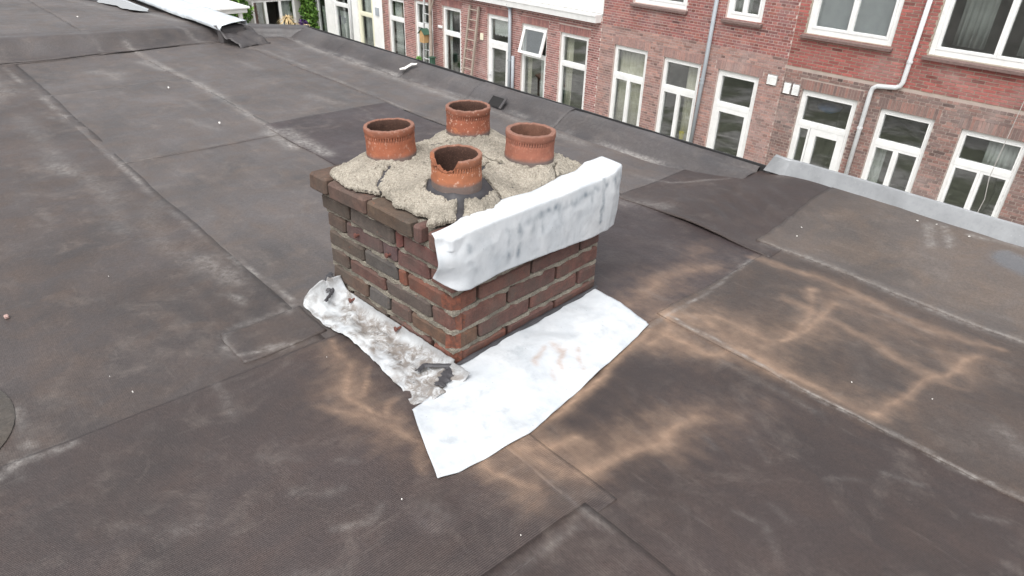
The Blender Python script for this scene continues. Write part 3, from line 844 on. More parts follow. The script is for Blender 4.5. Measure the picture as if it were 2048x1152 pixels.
# ---- clay pots
def clay_mat(name, col, soot=0.5, flake=0.4, inner=(0.085, 0.042, 0.03)):
    t = NT(name)
    P = t.tc.outputs['Object']
    n = t.noise(18, P, 5, 0.6); g = t.noise(220, P, 3, 0.7); fl = t.noise(34, P, 5, 0.65, 0.5)
    c = t.mix(t.ramp(n, .3, .7), tuple(v * 0.72 for v in col), tuple(v * 1.12 for v in col))
    c = t.mix(t.ramp(fl, 0.60, 0.66, 0, flake), c, (0.47, 0.17, 0.08))
    c = t.mix(t.ramp(t.noise(80, P, 3, 0.6), 0.60, 0.64, 0, flake * 0.9), c, (0.55, 0.36, 0.28))
    c = t.mix(t.ramp(t.noise(12, t.mapping((1, 1, 3), src=P), 5, .65), 0.48, 0.75, 0, soot), c, (0.075, 0.045, 0.036))
    at = t.attr('inner')
    c = t.mix(at, c, t.mix(n, (0.018, 0.011, 0.009), inner))
    rm_ = t.attr('rim')
    c = t.mix(t.math('MULTIPLY', rm_, 0.75), c, t.mix(t.noise(50, P, 4, .7), (0.12, 0.075, 0.06), (0.30, 0.165, 0.125)))
    c = t.mix(t.math('MULTIPLY', t.attr('foot'), 0.85), c, t.mix(n, (0.10, 0.095, 0.09), (0.17, 0.16, 0.155)))
    c = t.mix(t.math('MULTIPLY', t.attr('notch'), 0.5), c, (0.05, 0.03, 0.025))
    c = t.mix(t.ramp(g, .5, .8, 0, .25), c, (0.35, 0.2, 0.14))
    b = t.bump(n, .3, .004); b = t.bump(g, .35, .0012, b)
    return t.out(c, 0.85, b, 0, 0.25)

def pot(px, py, r, zb, zt, mat, label, broken=None, tilt=(0, 0), rim_w=0.006, seed=0, fat=False):
    z0 = zb - 0.05
    H = zt - zb
    # (radius, z, notch, inner, rim, foot)
    wall = 0.0135 if not fat else 0.017
    prof = [(r - 0.001, z0, 0, 0, 0, 1), (r - 0.001, zb + 0.004, 0, 0, 0, 1), (r - 0.0005, zb + 0.012, 0, 0, 0, .25), (r - 0.002, zb + 0.02, 0, 0, 0, 0), (r - 0.003, zt - 0.048, 0, 0, 0, 0), (r - 0.003, zt - 0.0375, 0, 0, 0, 0),
            (r - 0.0022, zt - 0.0365, 1, 0, 0, 0), (r - 0.0022, zt - 0.0255, 1, 0, 0, 0), (r - 0.0035, zt - 0.0245, 0, 0, 0, 0), (r - 0.002, zt - 0.020, 0, 0, .2, 0), (r - .0003, zt - 0.0155, 0, 0, .2, 0), (r - .0003, zt - 0.004, 0, 0, .4, 0), (r - 0.0012, zt - 0.0008, 0, 0, 1, 0),
            (r - 0.003, zt, 0, 0, 1, 0), (r - wall + 0.0025, zt, 0, 0, 1, 0), (r - wall + .0005, zt - 0.001, 0, .3, .8, 0), (r - wall, zt - 0.004, 0, 1, .2, 0), (r - wall - 0.001, zt - 0.02, 0, 1, 0, 0), (r - wall - 0.003, zt - 0.06, 0, 1, 0, 0), (r - wall - 0.003, z0 - 0.06, 0, 1, 0, 0)]
    n = 232
    V = []; A = {'inner': [], 'rim': [], 'foot': [], 'notch': []}
    for k in range(n):
        a = 2 * math.pi * k / n
        wob = 1 + 0.012 * float(vnoise(math.cos(a) * 1.3 + seed, math.sin(a) * 1.3, seed))
        cut = 1e9
        if broken:
            d_ = (math.degrees(a) - broken[0] + 180) % 360 - 180
            if abs(d_) < broken[1]:
                pr_ = 1 - abs(d_) / broken[1]
                dep = broken[2] * min(1, (pr_ * 3.2) if d_ > 0 else pr_ * 1.5) * (0.75 + 0.7 * float(fbm(k * 0.12, 2.2, 4, seed)))
                cut = zt - dep
        top_irr = 0.0025 * float(fbm(math.cos(a) * 6 + 5, math.sin(a) * 6, 3, seed + 2))
        for rr, z, nt, inn, rm_, ft in prof:
            rad = rr * wob - (0.0035 if (nt and k % 4 < 2) else 0) + 0.0010 * float(vnoise(a * 9, z * 90, seed))
            zz = z + (top_irr if z > zt - 0.02 else 0)
            isc = zz > cut
            zz = min(zz, cut - (0 if not isc else 0.0015 * float(vnoise(rad * 900, a * 20, seed))))
            V.append((rad * math.cos(a), rad * math.sin(a), zz - zb))
            foot = ft
            A['inner'].append(inn if not isc else 0.35); A['rim'].append(rm_ if not isc else 0.0); A['foot'].append(foot); A['notch'].append(1.0 if (nt and k % 4 < 2) else 0.0)
    m_ = len(prof); F = []
    for k in range(n):
        for j in range(m_ - 1):
            a_ = k * m_ + j; b_ = ((k + 1) % n) * m_ + j
            F.append((a_, b_, b_ + 1, a_ + 1))
    o = mk('chimney_pot', V, F, mat, CH, True)
    for kk, vv in A.items(): attr(o, kk, np.array(vv))
    o.location = (px, py, zb)
    o.rotation_euler = (R(tilt[0]), R(tilt[1]), 0)
    o['label'] = label
    return o
p = POTS
pot(*p[0], clay_mat('clay_left', (0.31, 0.105, 0.058), 0.45, 0.35), 'left clay pot with sooty rim', tilt=(1.5, -2), seed=3)
pot(*p[1], clay_mat('clay_back', (0.28, 0.095, 0.056), 0.5, 0.75), 'rear clay pot flecked with pale spots', seed=5)
pot(*p[2], clay_mat('clay_right', (0.30, 0.118, 0.080), 0.35, 0.15, (0.26, 0.125, 0.085)), 'right clay pot with thick smooth rim', tilt=(-1, 1), seed=8, fat=True)
pot(*p[3], clay_mat('clay_front', (0.36, 0.135, 0.070), 0.35, 0.8), 'front clay pot with a broken rim', broken=(273, 50, 0.040), tilt=(1, 1), seed=11)

# ---- lead
def lead_mat(name, a, b_, streak=0.0, dirt=0.0, rust=False, placed=False):
    t = NT(name)
    P = t.tc.outputs['Object']
    n = t.noise(7, P, 5, 0.6, 0.4); n2 = t.noise(26, P, 5, 0.65)
    c = t.mix(t.ramp(n, .35, .65), a, b_)
    c = t.mix(t.ramp(n2, .52, .78, 0, .35), c, tuple(v * 0.72 for v in a))
    if streak:
        sv = t.mapping((16, 16, 2.2), src=P)
        s1 = t.noise(1.0, sv, 5, .7, .3)
        s2 = t.noise(5.0, P, 4, .6)
        f_ = t.math('MULTIPLY', t.ramp(s1, .50, .66), t.ramp(s2, .44, .62))
        c = t.mix(t.math('MULTIPLY', f_, streak), c, (0.20, 0.235, 0.265))
        c = t.mix(t.ramp(t.noise(85, P, 3, .6), .68, .74, 0, .5 * streak), c, (0.18, 0.20, 0.22))
    if placed:
        c = t.mix(t.math('MULTIPLY', t.attr('streak'), t.ramp(n2, .3, .6, .55, 1.0)), c, (0.19, 0.225, 0.26))
    if dirt:
        d1 = t.math('MULTIPLY', t.ramp(t.noise(24, P, 6, .8, .8), .36, .54), t.ramp(t.attr('grime'), .0, .75))
        c = t.mix(t.math('MULTIPLY', d1, dirt), c, t.mix(n2, (0.10, 0.08, 0.065), (0.26, 0.235, 0.215)))
        c = t.mix(t.math('MULTIPLY', t.ramp(t.noise(60, P, 5, .75), .60, .68, 0, dirt), t.ramp(t.attr('grime'), .1, .6, .35, 1)), c, (0.055, 0.05, 0.047))
        c = t.mix(t.math('MULTIPLY', t.attr('strip'), .85), c, (0.235, 0.24, 0.245))
    if rust:
        c = t.mix(t.math('MULTIPLY', t.attr('rust'), t.ramp(n2, .35, .6, .12, .6)), c, t.mix(n2, (0.36, 0.20, 0.15), (0.40, 0.30, 0.22)))
    c = t.mix(t.ramp(t.noise(4.5, P, 6, .7, .8), .50, .70, 0, .30), c, (0.36, 0.385, 0.41))
    c = t.mix(t.ramp(t.voro(26, P), 0, .06, .7, 0), c, (0.10, 0.09, 0.08))
    b = t.bump(n, .22, .010); b = t.bump(t.noise(45, P, 4, .6), .16, .003, b)
    return t.out(c, 0.52, b, 0.0, 0.35)

# cap flashing: lies on the top course, folds over the right face and hangs down
nu, nv = 130, 60
V = []
for i in range(nu):
    s_ = i / (nu - 1)
    y = -0.064 + 0.836 * s_
    edge = np.interp(s_, [0, .06, .15, .25, .33, .40, .5, .62, .72, .80, .9, 1], [.026, .000, -.030, -.022, -.045, -.045, -.028, -.04, -.055, -.05, -.075, -.045])
    bot = np.interp(s_, [0, .03, .07, .12, .25, .4, .55, .7, .85, 1], [.356, .330, .308, .302, .308, .302, .296, .286, .272, .258])
    fold = 0.041
    for j in range(nv):
        t_ = j / (nv - 1)
        # path: from (edge, .512) out to (fold,.505), round the bend, down to (fold+.012, bot)
        top_len = fold - edge; drop = 0.49 - bot; L_ = top_len + drop; d_ = t_ * L_
        rb = 0.006
        if d_ < top_len - rb:
            x, z = edge + d_, 0.502 - 0.006 * (d_ / top_len)
        elif d_ < top_len + rb:
            an = (d_ - top_len + rb) / (2 * rb) * math.pi / 2
            x, z = fold - rb + rb * math.sin(an), 0.496 - rb + rb * math.cos(an)
        else:
            q_ = d_ - top_len - rb
            x, z = fold + 0.006 * math.sin(q_ * 14), 0.496 - rb - q_
        # the vertical part leans in below the top overhang, undulates
        hang = max(0.0, (0.487 - z) / 0.25)
        x += hang * (-0.010 + 0.009 * float(fbm(y * 4, z * 3, 2, 55))) + 0.0035 * float(fbm(y * 8, z * 7 + x * 7, 3, 56))
        crs = 1 - abs(float(fbm(y * 9 + z * 4, z * 7 - y * 3, 3, 59))) * 3.2
        x += 0.0025 * max(0, crs) * min(1, hang * 3)
        z += 0.014 * float(sstep(s_, .8, 1.0))
        z += 0.003 * float(fbm(y * 7, x * 9, 3, 57)) * (1 if z > 0.45 else 0.35)
        yy = y + 0.010 * float(fbm(z * 9, 4.4, 3, 58)) * (1 if s_ < .04 or s_ > .96 else 0)
        # left end is dressed round the corner
        if s_ < 0.12:
            k = (0.12 - s_) / 0.12
            x -= 0.046 * k * k * (0.5 + hang) ; yy -= 0.002 * k
            x += 0.012 * k * math.sin(z * 46 + 1.2)
        if s_ > 0.93:
            x -= 0.015 * (s_ - 0.93) / 0.07
        if z < 0.488 and z > 0.40: x = max(x, (0.0385 if yy > -0.036 else -0.02) - 0.03 * max(0.0, (s_ - .93) / .07))
        V.append((x, yy, z))
o = mk('cap_flashing', V, grid_faces(nu, nv), lead_mat('lead_cap', (0.50, 0.53, 0.56), (0.62, 0.64, 0.66), 0.3, placed=True), CH, True)
lv = np.array(V); ly = lv[:, 1] + 0.012 * fbm(lv[:, 1] * 40, lv[:, 2] * 40, 3, 5); lz = lv[:, 2] + 0.012 * fbm(lv[:, 1] * 40, lv[:, 2] * 25 + 9, 3, 6)
stv = np.zeros(len(lv))
for pts_, w_, a_ in [([(.27, .452), (.36, .462), (.46, .452), (.60, .465), (.76, .475)], .014, .7), ([(.19, .44), (.185, .40), (.19, .345)], .012, .85), ([(.235, .45), (.24, .40), (.235, .35)], .011, .8), ([(.34, .45), (.345, .395)], .010, .75), ([(.30, .44), (.30, .415)], .012, .6),
                    ([(.645, .49), (.655, .42), (.650, .335)], .008, .85), ([(.585, .475), (.59, .43)], .012, .6), ([(.71, .485), (.74, .44)], .014, .5), ([(.41, .44), (.43, .38)], .02, .35), ([(.10, .43), (.13, .40)], .02, .4), ([(.02, .455), (.03, .43)], .008, .7), ([(.12, .36), (.30, .37)], .02, .25), ([(.5, .40), (.62, .39)], .025, .3), ([(.03, .39), (.05, .36)], .012, .4)]:
    stv = 1 - (1 - stv) * (1 - a_ * np.exp(-(seg_dist(ly, lz, pts_) / w_) ** 2))
stv[lv[:, 2] > 0.497] *= 0.2
attr(o, 'streak', np.clip(stv * (0.75 + 1.2 * fbm(lv[:, 1] * 60, lv[:, 2] * 30, 3, 8)), 0, 1))
sm = o.modifiers.new('thickness', 'SOLIDIFY'); sm.thickness = 0.0028; sm.offset = -1
o['label'] = 'white lead sheet folded over the right top edge'

# right base flashing (coordinates in the roof frame, then turned into the chimney frame)
ca, sa = math.cos(R(4.17)), math.sin(R(4.17))
def loc(x, y): return (ca * x + sa * y, -sa * x + ca * y)
nu, nv = 110, 44
inn = [(0.085, -0.215), (0.065, -0.12), (0.045, -0.055), (0.010, 0.0), (0.002, 0.10), (-0.012, 0.30), (-0.028, 0.50), (-0.046, 0.70)]
innz = [0.002, 0.003, 0.006, 0.010, 0.012, 0.012, 0.011, 0.011]
outp = [(0.345, -0.318), (0.362, -0.26), (0.372, -0.17), (0.374, -0.02), (0.356, 0.085), (0.312, 0.33), (0.272, 0.53), (0.236, 0.685)]
us = [0, .09, .17, .26, .38, .6, .8, 1]
V = []; RU = []
for i in range(nu):
    s_ = i / (nu - 1)
    ix, iy, iz = (np.interp(s_, us, [p_[0] for p_ in inn]), np.interp(s_, us, [p_[1] for p_ in inn]), np.interp(s_, us, innz))
    ox, oy = np.interp(s_, us, [p_[0] for p_ in outp]), np.interp(s_, us, [p_[1] for p_ in outp])
    for j in range(nv):
        t_ = j / (nv - 1)
        x = ix + (ox - ix) * t_; y = iy + (oy - iy) * t_
        if s_ < .02: x += -0.012 * math.sin(t_ * math.pi)
        z = iz * (1 - t_) ** 1.6 + 0.010 * (1 - abs(2 * t_ - 1)) + 0.0185
        z += 0.007 * float(fbm(x * 9, y * 9, 3, 65)) + 0.0015 * float(fbm(x * 40, y * 40, 2, 66))
        z = max(z, 0.0) + float(hfield(x, y))
        if t_ > .97: z -= 0.004
        X, Y = loc(x, y)
        if t_ == 0: Y += 0.004 * float(fbm(y * 60, 1, 3, 67))
        V.append((X, Y, z))
rp = [([(0.12, 0.28), (0.15, 0.22), (0.17, 0.20)], 0.010), ([(0.17, 0.33), (0.20, 0.27), (0.235, 0.25)], 0.008), ([(0.19, 0.37), (0.24, 0.32), (0.28, 0.30)], 0.009), ([(0.13, 0.32), (0.17, 0.31)], 0.016), ([(0.22, 0.22), (0.25, 0.19)], 0.007)]
lv = np.array(V); wxr = ca * lv[:, 0] - sa * lv[:, 1]; wyr = sa * lv[:, 0] + ca * lv[:, 1]
ru = np.zeros(len(V))
for pts_, w_ in rp:
    ru = np.maximum(ru, np.exp(-(seg_dist(wxr + 0.01 * fbm(wxr * 20, wyr * 20, 3, 4), wyr + 0.01 * fbm(wxr * 20, wyr * 20, 3, 6), pts_) / w_) ** 2))
o = mk('base_flashing', V, grid_faces(nu, nv), lead_mat('lead_base', (0.46, 0.49, 0.52), (0.56, 0.58, 0.60), 0.35, 0, True), CH, True)
attr(o, 'rust', ru)
sm = o.modifiers.new('thickness', 'SOLIDIFY'); sm.thickness = 0.003; sm.offset = -1
o['label'] = 'smooth white lead apron on the roof along the right face'

# left base flashing: crumpled, dirty
nu, nv = 120, 40
V = []
for i in range(nu):
    s_ = i / (nu - 1)
    x0 = -0.665 + 0.745 * s_
    yo = np.interp(s_, [0, .05, .15, .3, .45, .6, .72, .85, .94, 1], [-.150, -.165, -.165, -.168, -.160, -.170, -.188, -.200, -.215, -.16]) + 0.013 * float(fbm(s_ * 11, 1.5, 4, 81))
    yo *= 0.90
    for j in range(nv):
        t_ = j / (nv - 1)
        y = -0.004 + (yo + 0.004) * t_
        if x0 > 0.0: y += -0.01
        sk = np.interp(t_, [0, 1], [0.012, -0.0])
        x = x0 + sk - 0.02 * t_ * (1 - s_)
        z = 0.030 * max(0, 1 - t_ / 0.30) ** 1.4 + 0.016 + 0.008 * (1 - t_)
        cr = float(fbm(x * 13, y * 16, 4, 82)); cr2 = float(fbm(x * 38, y * 42, 3, 83))
        z += 0.018 * cr * min(1, t_ * 3) + 0.0045 * cr2
        # curled up end
        if s_ < 0.13:
            k = (0.13 - s_) / 0.13
            z += 0.060 * k ** 1.2 * (0.55 + 0.9 * math.sin(t_ * 3.0 + .3)) - 0.02 * math.exp(-((t_ - .45) / .08) ** 2) * k
            x += 0.045 * k * k
            y += -0.012 * k * math.sin(t_ * 9)
        rx = ca * x - sa * y; ry = sa * x + ca * y
        V.append((x, y, z + float(hfield(rx, ry))))
o = mk('base_flashing', V, grid_faces(nu, nv), lead_mat('lead_crumpled', (0.44, 0.46, 0.48), (0.56, 0.58, 0.59), 0.3, 0.95), CH, True)
S_, T_ = np.meshgrid(np.linspace(0, 1, nu), np.linspace(0, 1, nv), indexing='ij'); S_ = S_.ravel(); T_ = T_.ravel()
attr(o, 'grime', np.clip((0.34 + 0.95 * np.exp(-((T_ - .42) / .22) ** 2) * sstep(S_, .22, .5)) + 0.5 * sstep(S_, .72, .95) + .95 * fbm(S_ * 14, T_ * 5, 4, 4), 0, 1))
attr(o, 'strip', np.exp(-(T_ / .10) ** 2) * sstep(S_, .12, .25))
sm = o.modifiers.new('thickness', 'SOLIDIFY'); sm.thickness = 0.003; sm.offset = -1
o['label'] = 'crumpled dirty white lead strip along the left face'

# tar along the joint between brick and right apron, and spilled at the corner
def tar_blob(pts_, w, seed, zoff=0.0):
    n = 40; V = []
    for i in range(n):
        s_ = i / (n - 1)
        L_ = len(pts_) - 1
        k = min(int(s_ * L_), L_ - 1); f_ = s_ * L_ - k
        c_ = Vector(pts_[k]).lerp(Vector(pts_[k + 1]), f_)
        d_ = (Vector(pts_[k + 1]) - Vector(pts_[k])).normalized(); nrm_ = Vector((-d_.y, d_.x, 0))
        ww = w * (0.7 + 1.3 * abs(float(fbm(s_ * 9, 2, 3, seed)))) * (0.35 if i in (0, n - 1) else 1)
        for j in range(5):
            q_ = j / 4 * 2 - 1
            V.append(tuple(c_ + nrm_ * ww * q_ + Vector((0, 0, 0.006 * (1 - q_ * q_) + zoff))))
    return mk('tar_seam', V, grid_faces(n, 5), SEAL, CH, True)
tar_blob([(0.012, -0.02, 0.030), (0.012, 0.18, 0.034), (0.012, 0.40, 0.034), (0.012, 0.60, 0.033), (0.010, 0.72, 0.032)], 0.009, 5)
tar_blob([(-0.01, -0.012, 0.038), (0.02, -0.035, 0.036), (0.04, -0.07, 0.034), (0.055, -0.11, 0.032)], 0.016, 6)
tar_blob([(0.015, -0.02, 0.038), (-0.03, -0.055, 0.032), (-0.055, -0.075, 0.030), (-0.045, -0.11, 0.028)], 0.010, 7, 0.004)
tar_blob([(-0.655, -0.012, 0.085), (-0.64, -0.04, 0.075), (-0.60, -0.06, 0.045)], 0.012, 8, 0.012)
tar_blob([(-0.625, -0.02, 0.068), (-0.595, -0.055, 0.045), (-0.57, -0.10, 0.036)], 0.006, 9, 0.012)

# ------------------------------------------------------------------ litter on the roof
SCR = simple('white_scrap', (0.72, 0.70, 0.66), 0.7, 0.1, 30)
litter = [(-4.0, 0.46, .026), (-2.95, 0.42, .03), (-1.27, -0.66, .008), (-0.50, -0.80, .009), (-0.62, -0.83, .007), (0.35, -0.43, .006), (0.62, -0.28, .005), (0.20, 1.83, .012), (0.22, 1.76, .010), (0.55, 2.19, .015), (0.62, 2.22, .012), (0.76, 2.20, .012), (0.86, 0.91, .006), (1.06, 1.02, .006), (-6.8, 0.55, .03), (-0.30, -0.28, .005), (-2.3, 1.72, .018)]
for k, (x, y, s_) in enumerate(litter):
    a = random.uniform(0, 6.28); z = float(hfield(x, y)) + 0.020
    V = []; n = 6
    for q_ in range(n):
        an = a + q_ * 2 * math.pi / n; rr = s_ * random.uniform(.25, .5) * (1.0 if q_ % 3 else 0.7)
        V.append((rr * math.cos(an), rr * math.sin(an) * 0.55, random.uniform(0, .3) * s_))
    V += [(v_[0] * .9, v_[1] * .9, v_[2] + .12 * s_ + .0015) for v_ in V]
    F = [tuple(range(n, 2 * n)), tuple(range(n))[::-1]] + [(q_, (q_ + 1) % n, n + (q_ + 1) % n, n + q_) for q_ in range(n)]
    o = mk('litter_scrap', V, F, SCR); o.location = (x, y, z)
    lab = {0: 'white scrap on the grey felt left of the pots, farther of two', 1: 'white feather-like scrap on the grey felt left of the pots, nearer of two', 7: 'white crumb beside the zinc trim end, farther of a pair on the brown sheet', 8: 'white crumb beside the zinc trim end, nearer of a pair on the brown sheet', 14: 'white scrap on the neighbouring roof beyond the dark step', 16: 'white scrap on the felt strip behind the left clay pot'}.get(k, 'tiny white speck of litter lying loose on the dark roof')
    tag(o, lab, 'litter', 'white scraps scattered over the roof')
V = [(-3.41, 2.08, 0.05), (-3.36, 2.10, 0.062), (-3.34, 2.15, 0.09), (-3.30, 2.17, 0.10), (-3.31, 2.185, 0.106), (-3.37, 2.165, 0.098), (-3.39, 2.115, 0.07), (-3.43, 2.09, 0.055)]
o = mk('paper_strip', [(a, b - 0.005, c + 0.012) for a, b, c in V] + [(a, b - 0.005, c + 0.009) for a, b, c in V], [(0, 1, 6, 7), (1, 2, 5, 6), (2, 3, 4, 5), (8, 15, 14, 9), (9, 14, 13, 10), (10, 13, 12, 11)], SCR)
tag(o, 'white paper strip lying on the sloping edge of the roof', 'litter')
V = []
for k in range(8):
    V.append((random.uniform(-.012, .012), random.uniform(-.012, .012), random.uniform(0, .02)))
stone = MB(); stone.box(-.016, .014, -.011, .012, 0, .018)
o = stone.build('stone', simple('pink_stone', (0.40, 0.27, 0.24), .8), None, bevel=0.004); o.location = (-1.20, -1.00, 0.012); o.scale = (.6, .6, .6)
tag(o, 'small pinkish stone on the roof at the left edge', 'stone')

# ------------------------------------------------------------------ own building below the roof and the garden
wallm = simple('own_wall', (0.55, 0.53, 0.50), 0.9, .2, 3)
o = MB().box(-12.4, 3.5, -4.1, 1.45, -4.75, -0.36).build('wall', wallm); tag(o, kind='structure')
t = NT('garden_ground')
P = t.geo.outputs['Position']
c = t.mix(t.ramp(t.noise(0.5, P, 5, .6), .45, .55), (0.20, 0.21, 0.15), (0.48, 0.46, 0.44))
gm = t.out(t.mix(t.ramp(t.noise(4, P, 5), .3, .7), t.mix(.5, c, (0, 0, 0)), c), .95)
o = mk('ground', [(-200, -200, -4.75), (200, -200, -4.75), (200, 200, -4.75), (-200, 200, -4.75)], [(0, 1, 2, 3)], gm); tag(o, kind='structure')

# ------------------------------------------------------------------ row of houses across the gardens
D = 13.5
WHITE = simple('white_paint', (0.74, 0.74, 0.73), 0.45, 0.05, 5, dirt=0.14)
WHITE2 = simple('white_render', (0.74, 0.74, 0.72), 0.8, 0.06, 3, dirt=0.12)
CREAM = simple('cream_paint', (0.72, 0.70, 0.55), 0.5, 0.05, 4)
SILL = simple('brick_sill', (0.15, 0.10, 0.09), 0.85, 0.25, 20)
PVC = simple('pipe_grey', (0.33, 0.36, 0.39), 0.45, 0.08, 6)
PVCL = simple('pipe_light', (0.60, 0.61, 0.62), 0.45, 0.08, 6, dirt=.15)
ROOM = simple('room_plaster', (0.30, 0.27, 0.23), 0.9, 0.2, 2)
GREYR = simple('grey_render', (0.40, 0.39, 0.37), 0.9, 0.12, 3, dirt=.15)
CURT = simple('curtain_beige', (0.62, 0.58, 0.48), 0.9, 0.08, 6)
CURTG = simple('curtain_grey', (0.52, 0.54, 0.52), 0.9, 0.08, 6)
CURTW = simple('curtain_white', (0.72, 0.73, 0.72), 0.9, 0.06, 6)
t = NT('window_glass')
t.n.remove(t.b)
tr = t.n.new('ShaderNodeBsdfTransparent'); tr.inputs[0].default_value = (0.86, 0.88, 0.87, 1)
gl = t.n.new('ShaderNodeBsdfGlossy'); gl.inputs['Roughness'].default_value = 0.02; gl.inputs['Color'].default_value = (0.95, 0.97, 0.97, 1)
lw = t.n.new('ShaderNodeLayerWeight'); lw.inputs['Blend'].default_value = 0.5
frv = t.math('ADD', t.math('MULTIPLY', t.math('POWER', lw.outputs['Facing'], 4.0), 0.80), 0.14)
bmp = t.bump(t.noise(1.4, t.geo.outputs['Position'], 2), 0.08, 0.02)
t.l.new(bmp, gl.inputs['Normal'])
mx = t.n.new('ShaderNodeMixShader')
t.l.new(frv, mx.inputs[0]); t.l.new(tr.outputs[0], mx.inputs[1]); t.l.new(gl.outputs[0], mx.inputs[2])
t.l.new(mx.outputs[0], t.n['Material Output'].inputs['Surface'])
GLASS = t.m

def facade_brick_mat(name, obj_color):
    t = NT(name)
    P = t.geo.outputs['Position']
    if obj_color:
        oi = t.n.new('ShaderNodeObjectInfo'); base = oi.outputs['Color']
    else:
        base = t.attr('Col', True)
    n = t.noise(18, P, 4, .6); w = t.noise(0.9, P, 5, .65, .4)
    c = t.mix(t.ramp(n, .3, .7), t.mix(1, base, (.82, .82, .82), 'MULTIPLY'), t.mix(1, base, (1.15, 1.13, 1.12), 'MULTIPLY'))
    c = t.mix(t.ramp(w, .50, .74, 0, .42), c, (0.44, 0.37, 0.35))
    c = t.mix(t.ramp(t.noise(1.7, P, 4, .6), .55, .8, 0, .35), c, (0.13, 0.10, 0.09))
    return t.out(c, .9, None, 0, .25)
FBO = facade_brick_mat('house_brick_single', True)
FBS = facade_brick_mat('house_brick_mass', False)

STY = {  # brick tones, mortar
    'h1u': ([(0.33, 0.108, 0.095), (0.30, 0.098, 0.088), (0.29, 0.112, 0.10)], (0.36, 0.31, 0.25)),
    'h1l': ([(0.245, 0.158, 0.140), (0.21, 0.142, 0.128), (0.275, 0.162, 0.14), (0.18, 0.128, 0.118)], (0.38, 0.31, 0.275)),
    'h2u': ([(0.29, 0.118, 0.105), (0.265, 0.108, 0.10), (0.31, 0.125, 0.104), (0.24, 0.115, 0.11)], (0.54, 0.43, 0.39)),
    'h2l': ([(0.345, 0.218, 0.194), (0.31, 0.198, 0.178), (0.365, 0.215, 0.185), (0.28, 0.186, 0.172)], (0.45, 0.355, 0.32)),
    'h3': ([(0.33, 0.165, 0.15), (0.30, 0.15, 0.138), (0.36, 0.18, 0.162), (0.27, 0.14, 0.132)], (0.56, 0.475, 0.435)),
    'h4e': ([(0.24, 0.13, 0.105), (0.28, 0.14, 0.11)], (0.5, 0.44, 0.4)),
}
CP = 0.0625
MORT = {}
def mort_mat(k):
    if k not in MORT: MORT[k] = simple('house_mortar_' + k, STY[k][1], .95, .12, 4)
    return MORT[k]

def merge(iv, holes):
    out = [iv]
    for h0, h1 in holes:
        nx_ = []
        for a, b in out:
            if h1 <= a or h0 >= b: nx_.append((a, b)); continue
            if h0 > a: nx_.append((a, h0))
            if h1 < b: nx_.append((h1, b))
        out = nx_
    return out

def brick_geo(x0, x1, z0, z1, yf, dep=0.03):
    return [(x0, yf, z0), (x1, yf, z0), (x1, yf, z1), (x0, yf, z1), (x0 + .001, yf + dep, z0 + .001), (x1 - .001, yf + dep, z0 + .001), (x1 - .001, yf + dep, z1 - .001), (x0 + .001, yf + dep, z1 - .001)]
BF = [(0, 1, 2, 3), (1, 0, 4, 5), (2, 1, 5, 6), (3, 2, 6, 7), (0, 3, 7, 4)]
CAMP = Vector((1.389, -1.046, 1.314))

